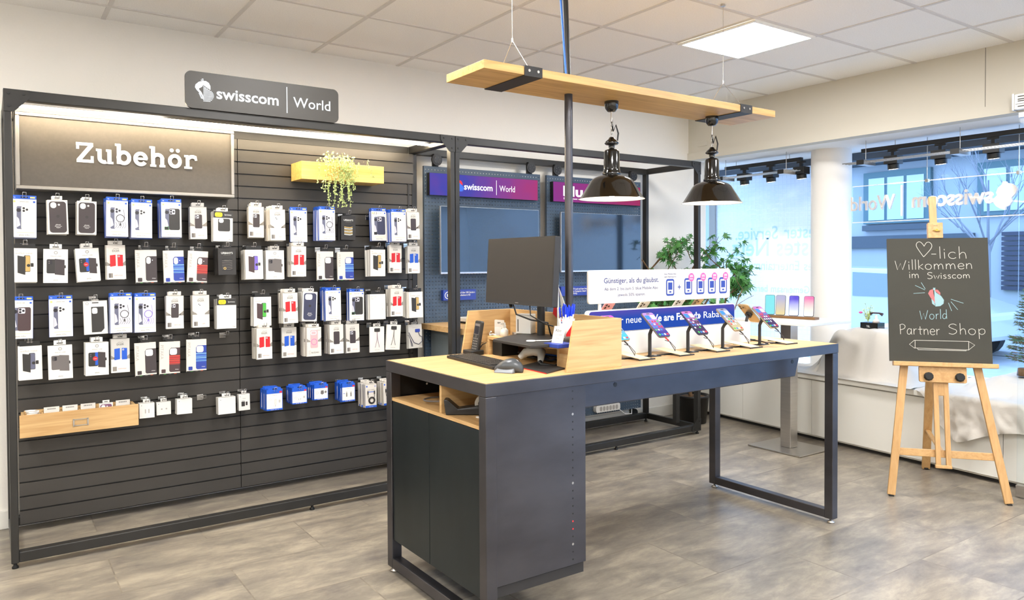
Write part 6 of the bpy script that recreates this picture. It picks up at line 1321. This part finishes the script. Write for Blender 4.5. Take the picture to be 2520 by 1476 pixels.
for y in (XP(2281, 445, AX).y, XP(2507, 425, AX).y): b.cyl((AX+.004, y, 2.07), (AX+.004, y, 2.3995), .003, 'brushed', 8); b.box((AX-.008, y-.012, 2.05), (AX+.016, y+.012, 2.075), 'chrome')
b.build('hanger', hs)
b = MB().plane((AX+.009, 0, 0), (0, 1, 0), (0, 0, 1)); a, c = XP(2441, 502, AX), XP(2242, 512, AX); w0 = c.y-a.y; b.text('swisscom', a.y, 1.862, .17, 'letter_cream', h=.02, wd=w0, bold=.02, ext=.02); a, c = XP(2200, 507, AX), XP(2092, 520, AX); b.text('World', a.y, 1.862, .17, 'letter_cream', h=.02, wd=c.y-a.y, bold=.005, ext=.02)
q = XP(2217, 490, AX); b.prism([b.P2(q.y-.006, 1.80, 0), b.P2(q.y+.006, 1.80, 0), b.P2(q.y+.006, 2.045, 0), b.P2(q.y-.006, 2.045, 0)], (.02, 0, 0), 'letter_cream')
gp = [(2475, 446), (2466, 447), (2465, 453), (2455, 462), (2450, 473), (2453, 480), (2446, 487), (2443, 497), (2449, 506), (2460, 513), (2472, 516), (2473, 509), (2483, 504), (2489, 494), (2487, 486), (2497, 476), (2502, 465), (2497, 456), (2486, 451), (2476, 450)]
g2 = [XP(x, y, AX) for x, y in gp]; b.prism([(AX+.009, p.y, p.z) for p in g2], (.025, 0, 0), 'letter_cream'); b.build('lettering', hs)

# ------------------------------------------------------------------ draped window display
def sm(a, c, x): t = max(0, min(1, (x-a)/(c-a))); return t*t*(3-2*t)
def drape(name, lab, y0, y1, hfun, drop, seed, nx=64, ny=110):
    b = MB(); vv = []
    for j in range(ny+1):
        y = y0+(y1-y0)*j/ny; ed = fx(y)-.055; dr = drop(y)
        for i in range(nx+1):
            s = i/nx*((XG-.12 if y < 3.6 else 5.84)-ed+dr)-dr    # distance from the ledge edge, negative = hanging part
            n1 = noise.fractal(Vector((s*4.2+seed, y*4.2, seed)), 1, 2, 4); n2 = abs(noise.noise(Vector((s*3+y*5, y*9-s*4, seed+3))))
            if s < 0:
                x = ed-.03-.03*n2*min(1, -s*8)-.018*math.sin(y*24+n1*5)*min(1, -s*6); z = .543+s
            else:
                x = ed+s; z = .541+hfun(s, y)*(1+.08*n1)+.03*n2*n2+.02*max(0, .35-abs(n1))+.004*abs(n1)
            vv.append((x, y, z))
    b.add(vv, [(j*(nx+1)+i, j*(nx+1)+i+1, (j+1)*(nx+1)+i+1, (j+1)*(nx+1)+i) for j in range(ny) for i in range(nx)], 'cloth_white', True)
    o = b.build(name); return tag(o, lab, 'cloth')
def h1(s, y): return .36*sm(.06, .2, s+.03*math.sin(y*17))*sm(2.78, 3.0, y)*(1-sm(3.38, 3.75, y))
drape('display_cloth', 'white cloth draped over a box on the ledge behind the desk', 2.72, 3.95, h1, lambda y: 0.0001, 2)
def h2(s, y): return .10*sm(.1, .4, s)*sm(1.6, 1.9, y)*(1-sm(2.3, 2.6, y))
drape('display_cloth', 'white cloth spilling over the ledge edge behind the easel', 1.55, 2.71, h2, lambda y: .36*(1-sm(2.35, 2.69, y))*(.75+.25*math.sin(y*5.2+.6)), 5)
def sprig():
    rr = random.Random(9); p = XP(2140, 800, 5.62); bz = .905; c = Vector((5.66, p.y, bz+.012))
    b = MB(); b.box((c.x-.05, c.y-.07, bz), (c.x+.05, c.y+.07, bz+.055), 'black_gloss'); b.plane((c.x-.0504, c.y, bz+.02), (0, -1, 0), (0, 0, 1)); b.text('TEL', -.02, 0, .02, 'label_white'); tag(b.build('ornament_plinth', bev=.002), 'small black plinth on the white draped box left of the chalkboard', 'plinth')
    t = thing('ornamental_sprig', 'small pale green sprig with pink flower on the black plinth', 'plant', (c.x, c.y+.04, bz+.056)); st, lf = MB(), MB()
    for i in range(12):
        a = rr.uniform(0, 2*PI); q = Vector((c.x, c.y+.035, bz+.056)); e = q+Vector((.03*math.cos(a), .045*math.sin(a)+.01, rr.uniform(.06, .16))); st.tube([q, q.lerp(e, .5)+Vector((0, 0, .015)), e], .0015, 'leaf_pale', 5)
        for k in range(14): w_ = q.lerp(e, rr.uniform(.3, 1)); d = Vector((rr.uniform(-1, 1), rr.uniform(-1, 1), rr.uniform(-.2, 1))).normalized()*.018; n = d.orthogonal().normalized()*.004; lf.add([w_-n, w_+d, w_+n], [(0, 1, 2)], 'leaf_pale')
    st.build('stems', t); lf.build('foliage', t); f = MB(); f.ball((c.x-.02, c.y+.085, bz+.13), .015, 'pink', 8, (1, 1, .6)); f.build('flower', t)
    t = thing('ornamental_telephone', 'tiny antique telephone ornament beside the sprig on the black plinth', 'ornament', (c.x, c.y-.03, bz+.056)); b = MB(); b.lathe([(0, 0), (.028, 0), (.02, .02), (.01, .03), (.008, .06), (0, .06)], 'letter_cream', (c.x, c.y-.03, bz+.056), 16); b.build('body', t)
    b = MB(); b.tube([(c.x, c.y+.02, bz+.12), (c.x, c.y-.005, bz+.13), (c.x, c.y-.055, bz+.13), (c.x, c.y-.08, bz+.12)], [.012, .006, .006, .014], 'case_brown', 8); b.build('receiver', t)
sprig()
def conifer():
    rr = random.Random(21); q = XP(2520, 905, 5.75); c = Vector((5.75, q.y-.02, .66)); t = thing('small_conifer', 'small artificial conifer at the right end of the window ledge', 'plant', c)
    b = MB(); b.lathe([(0, 0), (.06, 0), (.055, .05), (0, .05)], 'bark', c, 16); b.build('base', t); st, lf = MB(), MB(); H = .62; st.tube([c, c+Vector((0, 0, H))], [.012, .003], 'bark', 6)
    for k in range(110):
        f = rr.random()**1.1; a = rr.uniform(0, 2*PI); p = c+Vector((0, 0, .08+f*(H-.1))); R = .11*(1-f)+.025; e = p+Vector((R*math.cos(a), R*math.sin(a), R*.12)); st.tube([p, e], .0025, 'bark', 4)
        for i in range(30):
            w_ = p.lerp(e, rr.uniform(.15, 1)); d = ((e-p).normalized()+Vector((rr.uniform(-1, 1), rr.uniform(-1, 1), rr.uniform(-1, 1)))*.8).normalized()*.026; n = d.orthogonal().normalized()*.0022; lf.add([w_-n, w_+d, w_+n], [(0, 1, 2)], 'needle')
    st.build('branches', t); lf.build('foliage', t)
conifer()
# sliding glass door leaf in front of the bay, header box
dp = ZP(2501, 1206, 0)*(5.12/5.279); dp.z = 0; gd = thing('glass_door', 'frameless glass sliding door leaf at the right edge with a steel bottom rail', 'door', (dp.x, dp.y-.4, .01))
MB().box((dp.x, dp.y-.9, .08), (dp.x+.012, dp.y, 2.3), 'pane').build('pane', gd); MB().box((dp.x-.012, dp.y-.9, .01), (dp.x+.024, dp.y, .079), 'brushed').build('bottom_rail', gd, bev=.002)
MB().box((dp.x-.012, dp.y-.9, 2.301), (dp.x+.024, dp.y, 2.33), 'brushed').build('top_rail', gd)
a, c = XP(2496, 235, 5.46), XP(2496, 272, 5.46); b = MB(); b.box((5.43, a.y-.5, c.z), (5.484, a.y-.012, a.z), 'label_white'); t = thing('door_operator', 'pale door operator box with printed labels above the glass door', 'door operator', (5.45, a.y-.25, c.z)); b.build('housing', t, bev=.002); b = MB(); b.box((5.428, a.y-.012, c.z-.004), (5.484, a.y, a.z+.004), 'brushed'); b.build('end_cap', t)
b = MB().plane((5.4296, a.y-.02, c.z), (0, -1, 0), (0, 0, 1)); hh = a.z-c.z
b.rect(0, hh*.33, .4, hh*.335+.002, 'ink')
for i, z in enumerate((.8, .62, .5, .15)): b.rect(.012, hh*z, .05, hh*z+.006, 'ink'); b.rect(.07, hh*z, .11, hh*z+.004, 'ink_grey')
b.build('print', t)
